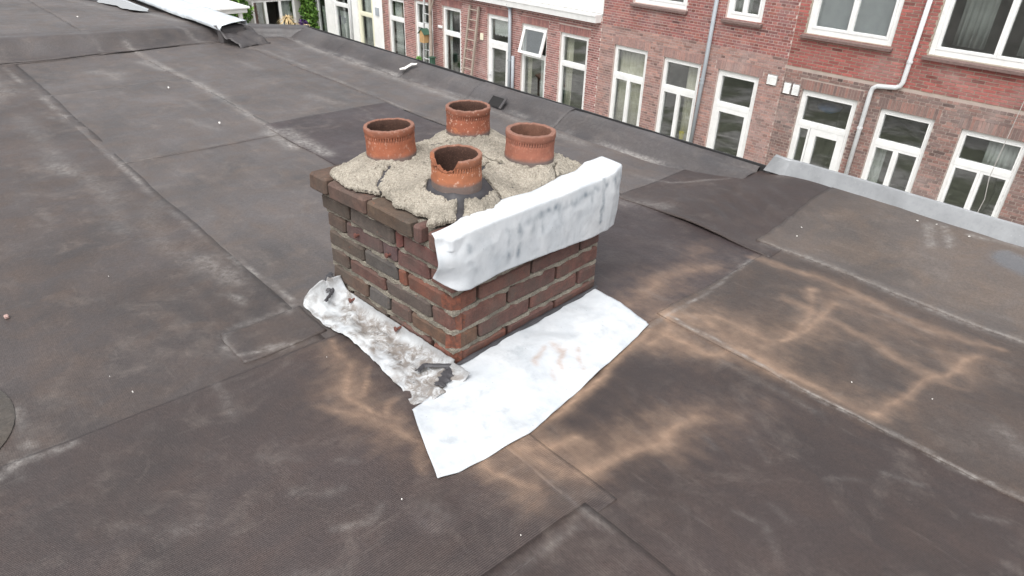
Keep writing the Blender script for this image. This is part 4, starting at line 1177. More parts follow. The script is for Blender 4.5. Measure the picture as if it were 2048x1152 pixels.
def house_wall(parent, x0, x1, bands, openings, lintels=True, nind=300):
    """bands: list of (z0,z1,style,bond). openings: list of (x0,x1,z0,z1,lintel)"""
    allb = []
    for (bz0, bz1, style, bond) in bands:
        # wall body with openings
        mb = MB()
        zs = sorted({bz0, bz1} | {z for o_ in openings for z in (o_[2], o_[3]) if bz0 < z < bz1})
        for za, zb in zip(zs[:-1], zs[1:]):
            zc = (za + zb) / 2
            for a, b in merge((x0, x1), [(o_[0], o_[1]) for o_ in openings if o_[2] < zc < o_[3]]):
                mb.box(a, b, D, D + 0.22, za, zb)
        w = mb.build('wall', mort_mat(style), parent)
        tones = STY[style][0]
        # soldier lintels
        lz = []
        for o_ in openings:
            if o_[4] and bz0 < o_[3] < bz1:
                n = int(round((o_[1] - o_[0] + 0.14) / 0.062)); wdt = (o_[1] - o_[0] + 0.14) / n
                for k in range(n):
                    xa = o_[0] - 0.07 + k * wdt
                    allb.append((w, xa + .005, xa + wdt - .005, o_[3] + .008, o_[3] + .205, rc(tones)))
                lz.append((o_[0] - 0.07, o_[1] + 0.07, o_[3], o_[3] + 0.21))
        r0 = int(math.floor(bz0 / CP)); r1 = int(math.ceil(bz1 / CP))
        for r_ in range(r0, r1):
            za, zb = r_ * CP + .0075, (r_ + 1) * CP - .0075
            if za < bz0 - .001 or zb > bz1 + .001: continue
            zc = (za + zb) / 2
            holes = [(o_[0], o_[1]) for o_ in openings if o_[2] - .02 < zc < o_[3] + .02] + [(l_[0], l_[1]) for l_ in lz if l_[2] < zc < l_[3]]
            for a, b in merge((x0, x1), holes):
                head = bond == 'cross' and r_ % 2
                step = 0.11 if head else 0.22
                offs = (0.055 if head else (0.11 if (r_ // (2 if bond == 'cross' else 1)) % 2 else 0.0)) + x0
                k0 = math.floor((a - offs) / step)
                x = offs + k0 * step
                while x < b:
                    xa, xb = max(a, x) + .007, min(b, x + step) - .007
                    if xb - xa > 0.025:
                        c = rc(tones); f_ = random.uniform(.8, 1.18)
                        if random.random() < .06: f_ *= .62
                        allb.append((w, xa, xb, za + random.uniform(-.001, .001), zb, tuple(v * f_ for v in c)))
                    x += step
    vis = [b for b in allb if b[4] < 0.6]
    order = sorted(range(len(allb)), key=lambda k: (allb[k][4] > 0.25, (Vector(((allb[k][1] + allb[k][2]) / 2, D, allb[k][3])) - CAMP).length / math.sqrt(max(1e-4, allb[k][2] - allb[k][1]))))
    # the largest in the picture: near, full stretchers above the roof rim
    def shown(b):
        zc = (b[3] + b[4]) / 2
        return zc > -3.9 and zc < 0.2
    cand = [k for k in order if shown(allb[k]) and allb[k][2] - allb[k][1] > .17][:nind]
    cset = set(cand)
    cache = {}
    for k in cand:
        w, xa, xb, za, zb, c = allb[k]
        L_ = round(xb - xa, 2); key = L_
        if key not in cache:
            me = bpy.data.meshes.new('brick'); me.from_pydata(brick_geo(-L_ / 2, L_ / 2, -.0238, .0238, -.008), [], BF); me.materials.append(FBO); cache[key] = me
        o = share('brick', cache[key], w); o.location = ((xa + xb) / 2, D, (za + zb) / 2); o.color = (*c, 1)
    for w in {id(b[0]): b[0] for b in allb}.values():
        V = []; F = []; C = []
        for k, b in enumerate(allb):
            if b[0] is not w or k in cset: continue
            n = len(V)
            V += brick_geo(b[1], b[2], b[3], b[4], D - .008 + random.uniform(-.0015, .0015)); F += [tuple(n + i for i in f) for f in BF]; C += [b[5]] * 8
        if not V: continue
        o = mk('brickwork', V, F, FBS, w); o['kind'] = 'stuff'
        a = o.data.attributes.new('Col', 'FLOAT_COLOR', 'POINT')
        a.data.foreach_set('color', np.array([(*c, 1) for c in C], np.float32).ravel())

def curtain(parent, x0, x1, z0, z1, mat, y=None, folds=None, seed=0):
    y = D + 0.24 if y is None else y
    n = max(12, int((x1 - x0) / 0.02)); V = []
    for i in range(n):
        s_ = i / (n - 1); x = x0 + (x1 - x0) * s_
        ph = s_ * (x1 - x0) * 62 + 1.5 * float(fbm(s_ * 5, 1, 2, seed))
        for z, am in ((z1, .7), ((z0 + z1) / 2, 1), (z0, 1.2)):
            V.append((x + .01 * math.sin(ph * .5) * am, y + .022 * math.sin(ph) * am, z))
    o = mk('curtain', V, grid_faces(n, 3), mat, parent, True)
    s_ = o.modifiers.new('thickness', 'SOLIDIFY'); s_.thickness = .002
    return o

def window(parent, x0, x1, z0, z1, trans=None, low='two', mat=None, name='window', fw=0.065, sill=False, upper_two=False, fy=0.045, handle=None, side=0.0, open_top=False, mull=0.5):
    mat = mat or WHITE
    y0, y1 = D + fy, D + fy + 0.09
    g = 0.002
    mb = MB()
    mb.box(x0 + g, x0 + fw, y0, y1, z0, z1 - g).box(x1 - fw, x1 - g, y0, y1, z0, z1 - g).box(x0 + fw, x1 - fw, y0, y1, z1 - fw * 1.15, z1 - g).box(x0 + fw, x1 - fw, y0, y1, z0, z0 + fw)
    if trans is not None:
        mb.box(x0 + fw, x1 - fw, y0 - .012, y1, trans - .045, trans + .045)
    f = mb.build(name, mat, parent, bevel=0.004)
    def pane(a, b, c, d, yy=None):
        yy = yy or (y0 + .05)
        return MB().box(a, b, yy, yy + .006, c, d).build('pane', GLASS, f)
    def sash(a, b, c, d, sw=0.045, nm='sash'):
        MB().box(a, a + sw, y0 - .008, y1 - .02, c, d).box(b - sw, b, y0 - .008, y1 - .02, c, d).box(a + sw, b - sw, y0 - .008, y1 - .02, d - sw, d).box(a + sw, b - sw, y0 - .008, y1 - .02, c, c + sw).build(nm, mat, f, bevel=.003)
        pane(a + sw - .002, b - sw + .002, c + sw - .002, d - sw + .002)
    zt = z1 - fw * 1.15
    a, b = x0 + fw + .001, x1 - fw - .001
    if trans is not None:
        if open_top:
            # top-hung light standing open
            ang = R(17); h = zt - trans - .05; piv = Vector((0, y0 - .01, zt - .005))
            def rot(p): q = Vector(p) - piv; return (q.x, piv.y + q.y * math.cos(ang) + q.z * math.sin(ang), piv.z + q.z * math.cos(ang) - q.y * math.sin(ang))
            sw = .075
            m2 = MB().box(a - .02, a + sw, y0 - .02, y0 + .03, zt - h - .04, zt).box(b - sw, b + .02, y0 - .02, y0 + .03, zt - h - .04, zt).box(a + sw, b - sw, y0 - .02, y0 + .03, zt - sw, zt).box(a + sw, b - sw, y0 - .02, y0 + .03, zt - h - .04, zt - h - .04 + sw)
            m2.v = [rot(v_) for v_ in m2.v]; m2.build('sash', mat, f, bevel=.003)
            m3 = MB().box(a + sw - .005, b - sw + .005, y0 + .002, y0 + .008, zt - h - .04 + sw - .005, zt - sw + .005); m3.v = [rot(v_) for v_ in m3.v]; m3.build('pane', GLASS, f)
        elif upper_two:
            mm = (a + b) / 2
            sash(a, mm - .001, trans + .046, zt - .001); sash(mm + .001, b, trans + .046, zt - .001)
        else:
            sash(a, b, trans + .046, zt - .001, .028)
        lz1 = trans - .046
    else:
        lz1 = zt - .001
    lz0 = z0 + fw + .001
    if low == 'two':
        mm = a + (b - a) * mull
        sash(a, mm - .001, lz0, lz1, .05); sash(mm + .001, b, lz0, lz1, .05)
    elif low == 'one':
        sash(a, b, lz0, lz1, .03)
    elif low == 'door':
        sash(a, b, lz0, lz1, .105, 'door_leaf')
    elif low == 'sidedoor':
        mm = a + (b - a) * side
        sash(a, mm - .03, lz0, lz1, .045); sash(mm - .02, b, lz0, lz1, .14, 'door_leaf')
    if handle:
        hx, hz = handle
        MB().box(hx - .015, hx + .015, y0 - .02, y0 - .0085, hz - .10, hz + .10).box(hx - .12, hx + .012, y0 - .055, y0 - .038, hz - .012, hz + .012).box(hx - .01, hx + .01, y0 - .04, y0 - .019, hz - .01, hz + .01).build('handle', PVCL, f)
    if sill:
        MB().prism([(D - .10, z0 - .085), (D - .10, z0 - .035), (D + .05, z0 - .003), (D + .05, z0 - .085)], 'x', x0 - .05, x1 + .05).build('sill', SILL, f)
    return f

def room(parent, x0, x1, z0, z1, depth=3.2, mat=None, nm='room'):
    y0, y1 = D + 0.23, D + depth
    V = [(x0, y0, z0), (x1, y0, z0), (x1, y1, z0), (x0, y1, z0), (x0, y0, z1), (x1, y0, z1), (x1, y1, z1), (x0, y1, z1)]
    return mk(nm, V, [(0, 1, 2, 3), (4, 7, 6, 5), (1, 5, 6, 2), (2, 6, 7, 3), (3, 7, 4, 0)], mat or ROOM, parent)

def pipe(parent, pts, r, mat, brackets=()):
    o = MB().tube(pts, r, 12).build('downpipe', mat, parent, smooth=True)
    for (x, y, z) in brackets:
        MB().tube([(x, y, z - .02), (x, y, z + .02)], r * 1.22, 12).build('pipe_bracket', mat, o)
    return o

ROOMD = simple('room_dark', (0.27, 0.26, 0.245), 0.9, 0.3, 2)
FURN = [simple('wood_brown', (0.20, 0.11, 0.06), .6, .2, 8), simple('furniture_white', (0.6, 0.6, 0.58), .6), simple('furniture_blue', (0.08, 0.16, 0.33), .7), simple('furniture_red', (0.35, 0.07, 0.05), .7), simple('plant_green', (0.06, 0.13, 0.03), .8, .3, 20), simple('yellow_fabric', (0.34, 0.28, 0.13), .8)]
FLOOR = -4.62
WB = -4.55
# ---- right house
H1 = empty('brick_house', (-2.9, D, -4.75), 0, 'red brick house with brown lower storey and a light jogged downpipe, furthest right', 'house')
H1.location = (0, 0, 0)
o1 = [(-5.37, -4.17, WB, -2.11, True), (-3.70, -2.68, WB, -2.15, True), (-2.20, -1.12, WB, -2.20, True), (-5.60, -3.85, -1.0, 0.55, False), (-3.18, -1.0, -1.03, 0.55, False)]
house_wall(H1, -5.84, 0.6, [(-4.75, -1.70, 'h1l', 'cross'), (-1.70, 0.9, 'h1u', 'stretch')], o1)
f = window(H1, -5.37, -4.17, WB, -2.11, -2.83, 'sidedoor', name='door', side=0.30, fw=.08)
f = window(H1, -3.70, -2.68, WB, -2.15, -2.83, 'two'); curtain(f, -3.62, -3.42, -4.5, -2.9, CURTG, seed=31)  # curtain added to lighten the black glass in place of pale reflections
f = window(H1, -2.20, -1.12, WB, -2.20, -2.83, 'two'); curtain(f, -1.75, -1.22, -2.85, -2.28, CURTW, seed=32)  # extra white curtain, put in so the pane reads paler, as if reflecting
f = window(H1, -5.60, -3.85, -1.0, 0.55, None, 'two', sill=True, fw=.10)
MB().box(-5.52, -3.93, D + .19, D + .195, -.93, .5).build('roller_blind', simple('blind_lilac', (0.46, 0.47, 0.50), .8, .05, 3), f)
f = window(H1, -3.18, -1.0, -1.03, 0.55, None, 'two', sill=True, fw=.10); curtain(f, -3.0, -2.45, -.9, .5, CURTG, D + .6, seed=33); curtain(f, -1.9, -1.1, -.9, .5, CURTG, D + .5, seed=34)  # both grey curtains are added, imitating houses mirrored in the glass
room(H1, -5.75, 0.5, FLOOR, -1.85, mat=ROOMD); room(H1, -5.75, 0.5, -1.45, 0.9, mat=ROOMD)
# blue bowl-shaped lamp seen through the transom light
MB().tube([(-4.95, D + .6, -2.62), (-4.95, D + .6, -2.55), (-4.95, D + .6, -2.47), (-4.95, D + .6, -2.43)], [.10, .24, .27, .05], 16).build('ceiling_lamp', FURN[2], None, True)
tag(bpy.data.objects['ceiling_lamp'], 'blue bowl lamp seen through the light above the right door', 'lamp')
pipe(H1, [(-3.38, D - .07, 0.7), (-3.42, D - .07, -1.58), (-3.45, D - .07, -1.66), (-3.52, D - .07, -1.70), (-3.86, D - .07, -1.74), (-3.93, D - .07, -1.79), (-3.95, D - .07, -1.88), (-3.98, D - .07, -4.6)], 0.045, PVCL, [(-3.41, D - .07, -1.2), (-3.96, D - .07, -2.6)])
VENT = simple('vent_white', (0.75, 0.75, 0.73), .6)
def vent(parent, x0, x1, z0, z1):
    b = MB().box(x0, x1, D - .03, D + .01, z0, z1).build('vent_grille', simple('vent_back', (0.30, 0.29, 0.28), .8), parent)
    n = 8
    for k in range(n):
        za = z0 + .012 + (z1 - z0 - .024) * k / n; h = (z1 - z0 - .024) / n
        MB().prism([(D - .045, za), (D - .031, za + h * .72), (D - .031, za)], 'x', x0 + .012, x1 - .012).build('slat', VENT, b)
vent(H1, -5.79, -5.62, -2.27, -2.03); vent(H1, -5.59, -5.42, -2.27, -2.03)

# ---- middle house
H2 = empty('brick_house', (0, 0, 0), 0, 'middle red brick house with faded pink-brown lower storey and straight grey downpipe', 'house')
o2 = [(-10.66, -9.56, WB, -2.01, True), (-9.05, -7.95, WB, -2.055, True), (-7.48, -6.41, WB, -2.07, True), (-10.18, -8.60, -0.92, 0.5, False), (-7.53, -6.63, -0.945, 0.5, False)]
house_wall(H2, -11.15, -5.842, [(-4.75, -1.5625, 'h2l', 'cross'), (-1.5625, 0.9, 'h2u', 'cross')], o2)
f = window(H2, -10.66, -9.56, WB, -2.01, -2.77, 'two'); curtain(f, -10.6, -9.62, -4.5, -2.1, CURT, seed=2)
f = window(H2, -9.05, -7.95, WB, -2.055, -2.79, 'two'); curtain(f, -8.45, -8.0, -4.5, -2.12, CURT, seed=3)
MB().tube([(-8.33, D + .2, -4.0), (-8.33, D + .2, -3.82)], [.05, .075], 12).build('flower_pot', simple('yellow_glaze', (0.65, 0.55, 0.08), .5))
tag(bpy.data.objects['flower_pot'], 'yellow pot standing low inside the curtained window left of the grey downpipe', 'pot')
f = window(H2, -7.48, -6.41, WB, -2.07, -2.87, 'door', name='door', handle=(-6.50, -4.02), fw=.09)
f = window(H2, -10.18, -8.60, -0.92, 0.5, None, 'two', sill=True, fw=.09)
f = window(H2, -7.53, -6.63, -0.945, 0.5, None, 'two', sill=True, fw=.09, mull=.46); curtain(f, -7.45, -7.05, -.9, .5, CURTG)
room(H2, -11.05, -5.95, FLOOR, -1.85, mat=ROOMD); room(H2, -11.05, -5.95, -1.40, 0.9, mat=ROOMD)
pipe(H2, [(-7.76, D - .07, 0.9), (-7.80, D - .07, -2.0), (-7.87, D - .07, -4.6)], 0.047, PVC, [(-7.82, D - .07, -2.45), (-7.815, D - .07, -2.36)])
vent(H2, -6.21, -5.97, -2.16, -1.94)

# ---- left brick house with the white cornice
H3 = empty('brick_house', (0, 0, 0), 0, 'pinkish brick house under a white cornice with six tall white windows', 'house')
o3 = [(-14.27, -13.20, WB, -1.965, True), (-12.66, -11.59, WB, -1.985, True), (-15.86, -14.82, WB, -1.90, True), (-18.20, -17.22, WB, -1.94, True), (-19.83, -18.77, WB, -1.95, True), (-21.53, -20.50, WB, -2.03, True)]
house_wall(H3, -21.75, -11.152, [(-4.75, -1.42, 'h3', 'cross')], o3)
f = window(H3, -14.27, -13.20, WB, -1.965, -2.81, 'one', open_top=True); curtain(f, -14.2, -14.0, -4.5, -2.9, CURT, seed=5); curtain(f, -13.62, -13.27, -4.5, -2.9, CURTW, seed=6)
f = window(H3, -12.66, -11.59, WB, -1.985, -2.815, 'one'); curtain(f, -12.58, -12.35, -4.5, -2.05, CURT, seed=7)
f = window(H3, -15.86, -14.82, WB, -1.90, -2.735, 'door', name='door', handle=(-15.70, -3.72), fw=.08)
# roller blind with scalloped hem
n = 60; V = []
for i in range(n):
    x = -15.74 + .86 * i / (n - 1)
    V += [(x, D + .21, -2.0), (x, D + .21, -2.48 - .05 * abs(math.sin(i / (n - 1) * math.pi * 6)))]
o = mk('roller_blind', V, grid_faces(n, 2), CURTW, f); o.modifiers.new('thickness', 'SOLIDIFY').thickness = .002
f = window(H3, -18.20, -17.22, WB, -1.94, -2.775, 'one'); curtain(f, -18.12, -17.95, -4.5, -2.0, CURTW, seed=8)
f = window(H3, -19.83, -18.77, WB, -1.95, -2.745, 'one'); curtain(f, -19.75, -19.5, -4.5, -2.0, CURTW, seed=9)
f = window(H3, -21.53, -20.50, WB, -2.03, -2.74, 'one'); curtain(f, -21.45, -21.0, -4.5, -2.1, CURTW, seed=10)
room(H3, -21.6, -11.3, FLOOR, -1.80, mat=ROOMD)
cbn = empty('cabinet', (0, 0, 0), 0, 'mustard cabinet seen through the window left of the wooden ladder', 'cabinet')
MB().box(-18.3, -17.3, D + 1.2, D + 1.55, -4.6, -2.3).build('body', FURN[5], cbn)
for k in range(3): MB().box(-18.27, -17.33, D + 1.18, D + 1.1995, -4.5 + k * .72, -3.83 + k * .72).build('drawer', FURN[5], cbn)
# white cornice, box gutter and clad upper storey
MB().prism([(D - .22, -1.545), (D - .24, -1.40), (D - .26, -1.385), (D - .26, -1.345), (D + .02, -1.345), (D + .02, -1.42), (D - .0, -1.545)], 'x', -21.75, -11.2).build('cornice', WHITE, H3)
n = 66
bd = MB().box(-14.6, -11.17, D + .06, D + .12, -1.34, 1.0).build('cladding', WHITE2, H3)
for k in range(34):
    xa = -14.6 + k * .1
    MB().box(xa + .004, xa + .094, D + .045, D + .0598, -1.335, 1.0).build('plank', WHITE2, bd)
MB().box(-21.75, -14.62, D + .3, D + .4, -1.40, 1.0).build('upper_wall', mort_mat('h3'), H3)
dp = pipe(H3, [(-14.73, D - .09, -1.58), (-14.70, D - .09, -2.6), (-14.68, D - .09, -4.6)], 0.05, PVC, [(-14.70, D - .09, -3.1)])
MB().tube([(-14.74, D - .12, -1.30), (-14.74, D - .12, -1.50), (-14.74, D - .10, -1.60)], [.11, .11, .055], 12).build('hopper', PVC, dp)
pipe(H3, [(-14.56, D - .07, -2.95), (-14.54, D - .07, -4.6)], 0.05, PVC)
# alarm box / meter plate between ladder and door
MB().box(-16.18, -16.04, D - .05, D, -2.72, -2.52).build('wall_box', CREAM, H3, bevel=.01)
MB().box(-18.42, -18.20, D - .06, D, -2.66, -2.58).build('wall_lamp', WHITE, H3, bevel=.01)

# ---- white rendered house
H4 = empty('white_house', (0, 0, 0), 0, 'white rendered house with tall windows and a cream bay, left of the pinkish brick house', 'house')
def plain_wall(parent, x0, x1, z0, z1, ops, mat):
    mb = MB(); zs = sorted({z0, z1} | {z for o_ in ops for z in o_[2:4] if z0 < z < z1})
    for za, zb in zip(zs[:-1], zs[1:]):
        for a, b in merge((x0, x1), [(o_[0], o_[1]) for o_ in ops if o_[2] < (za + zb) / 2 < o_[3]]):
            mb.box(a, b, D, D + .22, za, zb)
    return mb.build('wall', mat, parent)
o4 = [(-27.2, -26.35, WB, -1.9, 0), (-25.68, -24.45, WB, -1.9, 0), (-23.75, -22.62, WB, -1.7, 0)]
plain_wall(H4, -27.6, -21.95, -4.75, -.5, o4, WHITE2)
f = window(H4, -27.2, -26.35, WB, -1.9, -2.6, 'one'); curtain(f, -27.1, -26.4, -4.5, -3.0, CURTG, seed=12)
f = window(H4, -25.68, -24.45, WB, -1.9, -2.72, 'one', fw=.08); curtain(f, -25.6, -24.55, -4.5, -3.0, CURTG, seed=13)
f = window(H4, -23.75, -22.62, WB, -1.7, -2.85, 'one', mat=CREAM, fw=.13); curtain(f, -23.6, -22.75, -4.5, -1.8, CURTG, seed=14)
room(H4, -27.5, -22.1, FLOOR, -1.6, mat=ROOMD)
pipe(H4, [(-24.22, D - .06, -.5), (-24.22, D - .06, -4.6)], .045, PVCL)
MB().box(-22.42, -22.18, D - .03, D, -2.78, -2.50).build('vent_grille', PVC, H4)
# brick pier between the two houses
house_wall(H4, -21.948, -21.752, [(-4.75, -.5, 'h4e', 'stretch')], [], nind=60)

# ---- grey rendered side wing
H5 = empty('grey_house', (0, 0, 0), 0, 'grey rendered side wing with white patio doors behind the left roof corner', 'house')
XW = -27.6
# wall in the plane x = XW, facing +x: boxes in (y,z)
def wing_box(nm, mat, y0, y1, z0, z1, x0, x1, par=None, bevel=0):
    return MB().box(x0, x1, y0, y1, z0, z1).build(nm, mat, par or H5, bevel=bevel)
mb = MB()
for a, b, za, zb in ((6.0, 10.9, -4.75, -0.8), (12.75, 13.5, -4.75, -0.8), (10.9, 12.75, -2.70, -0.8), (10.9, 12.75, -4.75, -4.62)):
    mb.box(XW - .2, XW, a, b, za, zb)
mb.build('wall', GREYR, H5)
fr_ = MB()
for a, b in ((10.90, 10.98), (11.42, 11.52), (12.06, 12.16), (12.67, 12.75)):
    fr_.box(XW - .12, XW - .03, a, b, -4.62, -2.70)
fr_.box(XW - .115, XW - .035, 10.98, 12.67, -2.78, -2.702)
pd = fr_.build('patio_door', WHITE, H5)
for a, b in ((10.98, 11.42), (12.16, 12.67)):
    MB().box(XW - .08, XW - .074, a, b, -4.6, -2.79).build('pane', GLASS, pd)
n = 40; V = []
for i in range(n):
    y = 12.2 + .42 * i / (n - 1)
    for z in (-4.6, -2.8): V.append((XW - .22 + .02 * math.sin(i * 1.1), y, z))
mk('curtain', V, grid_faces(n, 2), CURTG, pd, True).modifiers.new('thickness', 'SOLIDIFY').thickness = .002
V = [(XW - .21, 10.5, FLOOR), (XW - .21, 13.2, FLOOR), (XW - 3, 13.2, FLOOR), (XW - 3, 10.5, FLOOR)]
V += [(a, b, -2.4) for a, b, c in V]
mk('room', V, [(0, 1, 2, 3), (4, 7, 6, 5), (1, 5, 6, 2), (2, 6, 7, 3), (3, 7, 4, 0)], ROOMD, H5)

# white flat-roofed canopy in front of the wing
cn = empty('white_canopy', (-23.5, 7.0, -4.75), 0, 'bright white flat canopy beyond the zinc capping at the upper left', 'canopy')
cn.location = (0, 0, 0)
MB().box(-30.0, -22.2, 3.0, 8.50, -2.30, -2.16).build('fascia', WHITE, cn, bevel=.02)
MB().box(-30.1, -22.1, 2.9, 8.56, -2.158, -2.10).build('roof_sheet', WHITE, cn, bevel=.01)
for x, y in ((-22.35, 4.4), (-29.8, 4.4), (-29.8, 8.3), (-22.35, 8.3)):
    MB().box(x - .05, x + .05, y - .05, y + .05, -4.75, -2.302).build('post', WHITE, cn)

# ------------------------------------------------------------------ plants
def leaf_mat(name, a, b_):
    t = NT(name)
    oi = t.attr('tone')
    c = t.mix(oi, a, b_)
    t.b.inputs['Subsurface Weight'].default_value = 0.0
    return t.out(c, 0.6, None, 0, 0.3)
LEAF = leaf_mat('ivy_leaf', (0.035, 0.085, 0.018), (0.16, 0.30, 0.05))
STEM = simple('stem', (0.10, 0.07, 0.045), .9)
def ivy(name, label, pts_, n, leaf, mat, seed, top=-2.0):
    """pts_: list of (x,y,z,rx,ry,rz) ellipsoids filled with leaves"""
    rs = np.random.default_rng(seed)
    V = []; F = []; T = []
    for (cx, cy, cz, rx, ry, rz_) in pts_:
        for k in range(n):
            d = rs.normal(size=3); d /= np.linalg.norm(d); rr = rs.uniform(.55, 1.08)
            p_ = np.array([cx, cy, cz]) + d * np.array([rx, ry, rz_]) * rr
            u = rs.normal(size=3); u /= np.linalg.norm(u); w = np.cross(u, rs.normal(size=3)); w /= np.linalg.norm(w)
            s_ = leaf * rs.uniform(.6, 1.3); b = len(V)
            V += [tuple(p_ - u * s_), tuple(p_ + w * s_ * .55), tuple(p_ + u * s_), tuple(p_ - w * s_ * .55)]
            F.append((b, b + 1, b + 2, b + 3)); T += [rs.uniform(0, 1)] * 4
    e = empty(name, (0, 0, 0), 0, label, 'plant')
    o = mk('foliage', V, F, mat, e); attr(o, 'tone', np.array(T)); o['kind'] = 'stuff'
    c0 = pts_[0]
    sm_ = MB()
    for k in range(3):
        x = c0[0] + rs.uniform(-.1, .1); y = c0[1] + rs.uniform(-.15, .15)
        h_ = (top + 4.75) / 2.75; k_ = min(1, h_)
        sm_.tube([(x, y, -4.75), (x + .05 * k_, y + .1 * k_, -4.75 + .85 * h_), (x, y - .05 * k_, -4.75 + 1.75 * h_), (x, y, top)], [.05 * k_, .04 * k_, .03 * k_, .015 * k_], 6)
    sm_.build('stem', STEM, e)
    return e
ivy('climbing_ivy', 'green ivy column climbing the corner between the grey wing and the white house', [(-27.2, 13.15, -4.0, .3, .35, .5), (-27.2, 13.15, -3.2, .33, .38, .55), (-27.25, 13.1, -2.4, .35, .45, .5), (-27.2, 13.0, -1.7, .4, .5, .5)], 650, .085, LEAF, 3)
ivy('climbing_ivy', 'loose green ivy beside the white canopy, left of the patio doors', [(-27.2, 10.2, -2.4, .3, .4, .4), (-27.2, 10.3, -3.0, .3, .45, .4), (-27.2, 10.0, -3.6, .3, .5, .4), (-27.2, 9.5, -3.1, .3, .5, .3)], 420, .085, LEAF, 4)

# withered tuft plant on a stem
yu = empty('withered_palm', (0, 0, 0), 0, 'potted palm with withered straw-coloured drooping leaves before the patio doors', 'plant')
DRY = leaf_mat('dry_leaf', (0.36, 0.24, 0.10), (0.68, 0.56, 0.34))
V = []; F = []; T = []
rs = random.Random(5)
for (cx, cy, cz, n, sc_) in ((-24.4, 10.85, -2.95, 90, 1.0), (-24.4, 11.1, -3.2, 60, .8), (-24.3, 11.55, -3.25, 40, .55), (-24.5, 10.8, -3.3, 50, .8)):
    for k in range(n):
        a = rs.uniform(0, 6.283); L_ = rs.uniform(.3, .6) * sc_; el = rs.uniform(-.2, 1.1); w = .028
        p0 = Vector((cx, cy, cz)); d_ = Vector((math.cos(a) * math.cos(el), math.sin(a) * math.cos(el), math.sin(el)))
        sd_ = Vector((-math.sin(a), math.cos(a), 0)) * w
        tn = rs.uniform(0, 1)
        prev = None
        for s_ in range(5):
            f_ = s_ / 4; p_ = p0 + d_ * L_ * f_ + Vector((0, 0, -.55 * L_ * f_ * f_ * 1.4)); ww = sd_ * (1 - f_ * .85)
            b = len(V); V += [tuple(p_ - ww), tuple(p_ + ww)]; T += [tn, tn]
            if prev is not None: F.append((prev, prev + 1, b + 1, b))
            prev = b
o = mk('dry_leaves', V, F, DRY, yu); attr(o, 'tone', np.array(T)); o['kind'] = 'stuff'
MB().tube([(-24.4, 10.9, -4.45), (-24.42, 10.92, -3.6), (-24.4, 10.9, -3.0)], [.06, .05, .04], 8).build('trunk', STEM, yu)
MB().tube([(-24.4, 10.9, -4.75), (-24.4, 10.9, -4.4)], [.16, .22], 14).build('plant_pot', simple('terracotta', (0.34, 0.14, 0.08), .8), yu)
# violet flower tuft beside the ivy
fe = empty('flowering_plant', (0, 0, 0), 0, 'dark violet flower tuft beside the ivy at the patio', 'plant')
V = []; F = []; T = []
nr_ = np.random.default_rng(9)
for k in range(160):
    d = nr_.normal(size=3); d /= np.linalg.norm(d); p_ = np.array([-26.9, 12.68, -3.62]) + d * .16
    u = nr_.normal(size=3) * .03; w = nr_.normal(size=3) * .03; b = len(V)
    V += [tuple(p_ - u), tuple(p_ + w), tuple(p_ + u), tuple(p_ - w)]; F.append((b, b + 1, b + 2, b + 3)); T += [nr_.uniform()] * 4
o = mk('petals', V, F, leaf_mat('violet_petal', (0.03, 0.01, 0.06), (0.11, 0.05, 0.2)), fe); attr(o, 'tone', np.array(T)); o['kind'] = 'stuff'
MB().tube([(-26.9, 12.68, -4.75), (-26.9, 12.68, -3.6)], .015, 6).build('stem', STEM, fe)

# ------------------------------------------------------------------ ladders and garden odds and ends
ALU = simple('ladder_metal', (0.45, 0.46, 0.46), .5, .1, 8)
OLDW = simple('ladder_wood', (0.30, 0.25, 0.21), .85, .15, 14)
def ladder(label, b0, b1, t0, t1, n, rw, rd, mat):
    e = empty('ladder', (0, 0, 0), 0, label, 'ladder')
    b0, b1, t0, t1 = map(Vector, (b0, b1, t0, t1))
    for a, b in ((b0, t0), (b1, t1)):
        V = []
        for p_ in (a, b):
            V += [(p_.x - rw, p_.y - rd, p_.z), (p_.x + rw, p_.y - rd, p_.z), (p_.x + rw, p_.y + rd, p_.z), (p_.x - rw, p_.y + rd, p_.z)]
        mk('rail', V, [(0, 1, 5, 4), (1, 2, 6, 5), (2, 3, 7, 6), (3, 0, 4, 7), (0, 3, 2, 1), (4, 5, 6, 7)], mat, e)
    for k in range(n):
        f_ = (k + .6) / n
        p_, q_ = b0.lerp(t0, f_), b1.lerp(t1, f_)
        d_ = (q_ - p_).normalized()
        MB().tube([p_ + d_ * rw, q_ - d_ * rw], .018 if mat is ALU else .024, 8).build('rung', mat, e)
    return e
ladder('wooden ladder leaning on the pinkish brick wall between two windows', (-16.86, D - .35, -4.75), (-16.38, D - .35, -4.75), (-16.63, D - .08, -1.74), (-16.20, D - .08, -1.74), 10, .035, .03, OLDW)
ladder('tall grey ladder with a post, standing before the second window of the pinkish house', (-18.88, D - .4, -4.75), (-18.52, D - .4, -4.75), (-19.02, D - .12, -1.0), (-18.70, D - .12, -1.0), 13, .022, .03, ALU)
po_ = empty('garden_post', (0, 0, 0), 0, 'pale post beside the tall grey ladder', 'post')
MB().tube([(-18.42, D - .38, -4.75), (-18.62, D - .20, -1.2)], .055, 8).build('pole', OLDW, po_)
MB().tube([(-18.50, D - .30, -2.2), (-18.25, D - .28, -1.6)], .03, 8).build('brace', OLDW, po_)
GRN = simple('green_paint', (0.035, 0.085, 0.055), .6, .1, 9)
bh = empty('birdhouse', (0, 0, 0), 0, 'birdhouse with a dark green roof hanging on the tall ladder', 'birdhouse')
c0 = Vector((-18.72, D - .42, -2.95))
